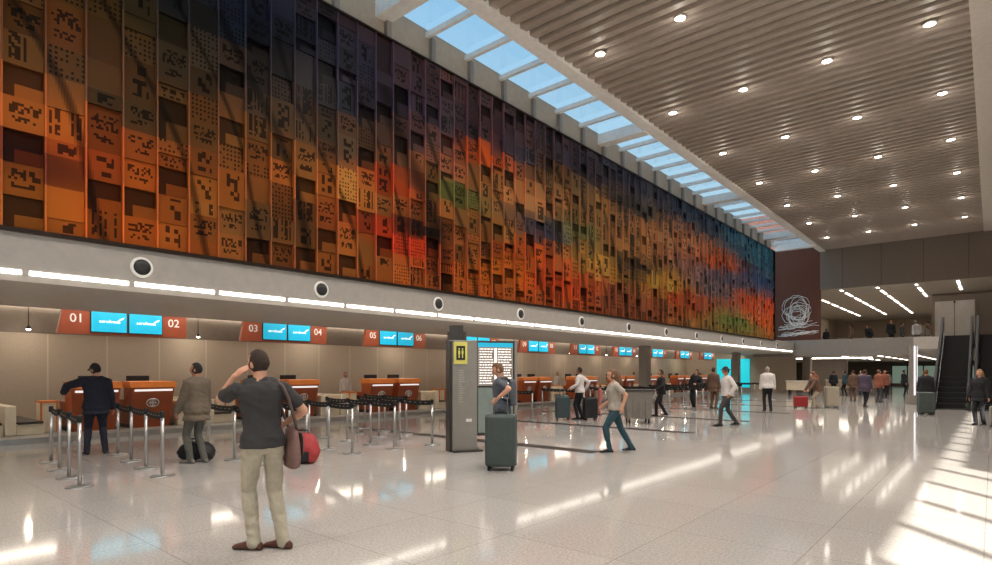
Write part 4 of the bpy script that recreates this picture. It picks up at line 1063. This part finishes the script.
# 10 striding man in hat
person('person', 'striding man in dark hat, cream shirt and dark grey trousers', (-6.0, 17.65, 0), face(*IL), 1.82, SK2, M_hairk, 'short', C_white, C_dgrey, M_black, 'long', .022, -.08,
    pel=(0, 0, .92), lf=(-.08, .26, 0, 0), rf=(.08, -.30, .02, 0), lh=(-.26, .02, .94), rh=(.27, -.12, 1.0), lean=3, vox=.013, bulk=1.1, seed=33, heads='hat')
# 11 white shirt from behind
person('person', 'man in white shirt and black trousers seen from behind in the far aisle', (-7.05, 25.5, 0), face(-.5, .86), 1.86, SK2, M_hairg, 'short', C_white, C_blk, M_black, 'long', .03, -.08,
    lf=(-.1, .05, 0, 0), rf=(.1, -.1, 0, 0), vox=.016, bulk=1.12, seed=35)
# 12 stooping traveller in beige with trolley case
person('person', 'stooping person in taupe top and pale trousers beside the small red suitcase', (-5.95, 28.9, 0), face(*IL), 1.70, SK1, M_hairb, 'short', C_brn, C_tan, M_shoeg, 'long', .03, -.14,
    lean=24, pel=(0, -.05, .9), lf=(-.1, .16, 0, 0), rf=(.1, -.12, 0, 0), lh=(-.2, .46, .86), rh=(.2, .42, .84), vox=.016, seed=37, bulk=1.1)
suitcase('upright pale beige suitcase right of the stooping person', (-5.5, 29.6, 0), math.radians(40), .55, .95, .32, cloth('case_beige', 168, 158, 140), 0)
# 13 group in the middle distance
person('person', 'person in purple-grey jacket walking away in the middle distance', (-4.45, 31.2, 0), face(.3, .95), 1.78, SK1, M_hairb, 'short', C_purp, C_blk, M_black, 'long', .03, -.22, pel=(0, 0, .93), lf=(-.08, .2, 0, 0), rf=(.08, -.2, .02, 0), vox=.017, seed=41, bulk=1.1)
person('person', 'person in rust jacket walking right of the purple-grey jacket', (-4.6, 36.6, 0), face(.6, .8), 1.76, SK1, M_hairl, 'short', C_rust, C_dgrey, M_black, 'long', .03, -.16, vox=.018, seed=42)
person('person', 'person in brown coat left of the purple-grey jacket in the distance', (-5.9, 37.5, 0), face(-.6, .8), 1.74, SK1, M_hairb, 'short', C_brn, C_brn, M_black, 'long', .03, -.2, vox=.018, seed=43)
far = [(-8.6, 47.0, 'person in black at the long service desk, leftmost of the far figures', C_blk, C_blk), (-7.7, 45.8, 'person in dark teal near the long service desk under the mezzanine', C_dteal, C_blk), (-7.0, 47.5, 'person in tan coat right of the far service desk', C_tan, C_dgrey),
       (-5.1, 43.0, 'person in rust sweater under the mezzanine edge', C_rust, C_blk), (-4.6, 48.0, 'person in black left of the light totem, deep in the hall', C_blk, C_blk), (-6.0, 52.0, 'person in pale shirt deep under the mezzanine', C_white, C_dgrey), (-4.0, 55.0, 'person in dark jacket deepest under the mezzanine, left of the totem', C_dgrey, C_blk),
       (-8.0, 38.2, 'person in dark rust jacket right of the beige suitcase', C_rust, C_blk)]
for k, (x, y, lb, a, bt) in enumerate(far):
    person('person', lb, (x, y, 0), k * 1.3, 1.70 + .02 * (k % 5), (SK1, SK2)[k % 2], (M_hairb, M_hairk)[k % 2], 'short', a, bt, M_black, 'long', .028, -.16,
        lf=(-.09, .08 * (k % 3), 0, 0), rf=(.09, -.08 * (k % 2), 0, 0), vox=.022, seed=50 + k, wr=0)
# 14 person in dark top with teal trolley in front of the escalator
person('person', 'person in black top standing at the foot of the escalator', (-1.95, 27.6, 0), face(.2, .98), 1.74, SK1, M_hairl, 'short', C_blk, C_dteal, M_black, 'long', .03, -.16, vox=.016, seed=60, bulk=1.1)
suitcase('big dark teal suitcase before the person at the escalator foot', (-1.90, 27.0, 0), math.radians(20), .52, .85, .36, M_caseg, 0)
# 15 pair at the right edge
person('person', 'blonde person in black with a dark bag at the right edge, standing in sunlight', (-.30, 22.9, 0), face(-.4, -.9), 1.72, SK1, M_hairy, 'long', C_blk, C_blk, M_black, 'long', .03, -.2, vox=.014, female=True, seed=62, eyes=True)
person('person', 'person in tan jacket at the right edge beside the blonde person', (.5, 23.3, 0), face(-.8, -.4), 1.70, SK1, M_hairl, 'short', C_tan, C_dgrey, M_black, 'long', .03, -.2, vox=.015, seed=63)
suitcase('grey suitcase at the right edge of the picture before the tan jacket', (.15, 22.1, 0), math.radians(30), .42, .62, .28, M_pillar, 0)
# 16 people behind the mezzanine balustrade
mz = [(-9.75, 'person in black on the mezzanine, leftmost', C_blk, 0, 1.5), (-8.1, 'person in brown jacket on the mezzanine left of the bench sitters', C_brn, 1, 1.76), (-6.9, 'person in black bending over on the mezzanine', C_blk, 2, 1.72),
      (-5.62, 'tall person in black standing on the mezzanine in profile', C_blk, 3, 1.95), (-4.95, 'person in dark grey on the mezzanine right of the tall one', C_dgrey, 2, 1.72), (-4.1, 'person in a pale coat on the mezzanine', C_white, 1, 1.8), (-3.45, 'person in brown on the mezzanine nearest the escalator', C_brn, 1, 1.74)]
for k, (x, lb, c_, md, H_) in enumerate(mz):
    person('person', lb, (x, 50.6, 3.45), k * 1.1 + .5, H_, SK2, M_hairk, 'short', c_, C_blk, M_black, 'long', .03, -.16, lean=(30 if md == 2 and k == 2 else 0), vox=.022, seed=70 + k, wr=0, bulk=1.1)
# 17 desk staff
for k, (x, y, lb) in enumerate(((-18.75, 13.2, 'third'), (-18.75, 27.4, 'sixth'), (-18.75, 36.6, 'eighth'))):
    person('person', 'desk clerk in white shirt behind the %s counter pair from the left' % lb, (x, y, .12), face(.95, -.2), 1.50, SK2, M_hairk, 'short', C_white, C_navy, M_black, 'long', .02, -.08, vox=.02, seed=90 + k, wr=0)
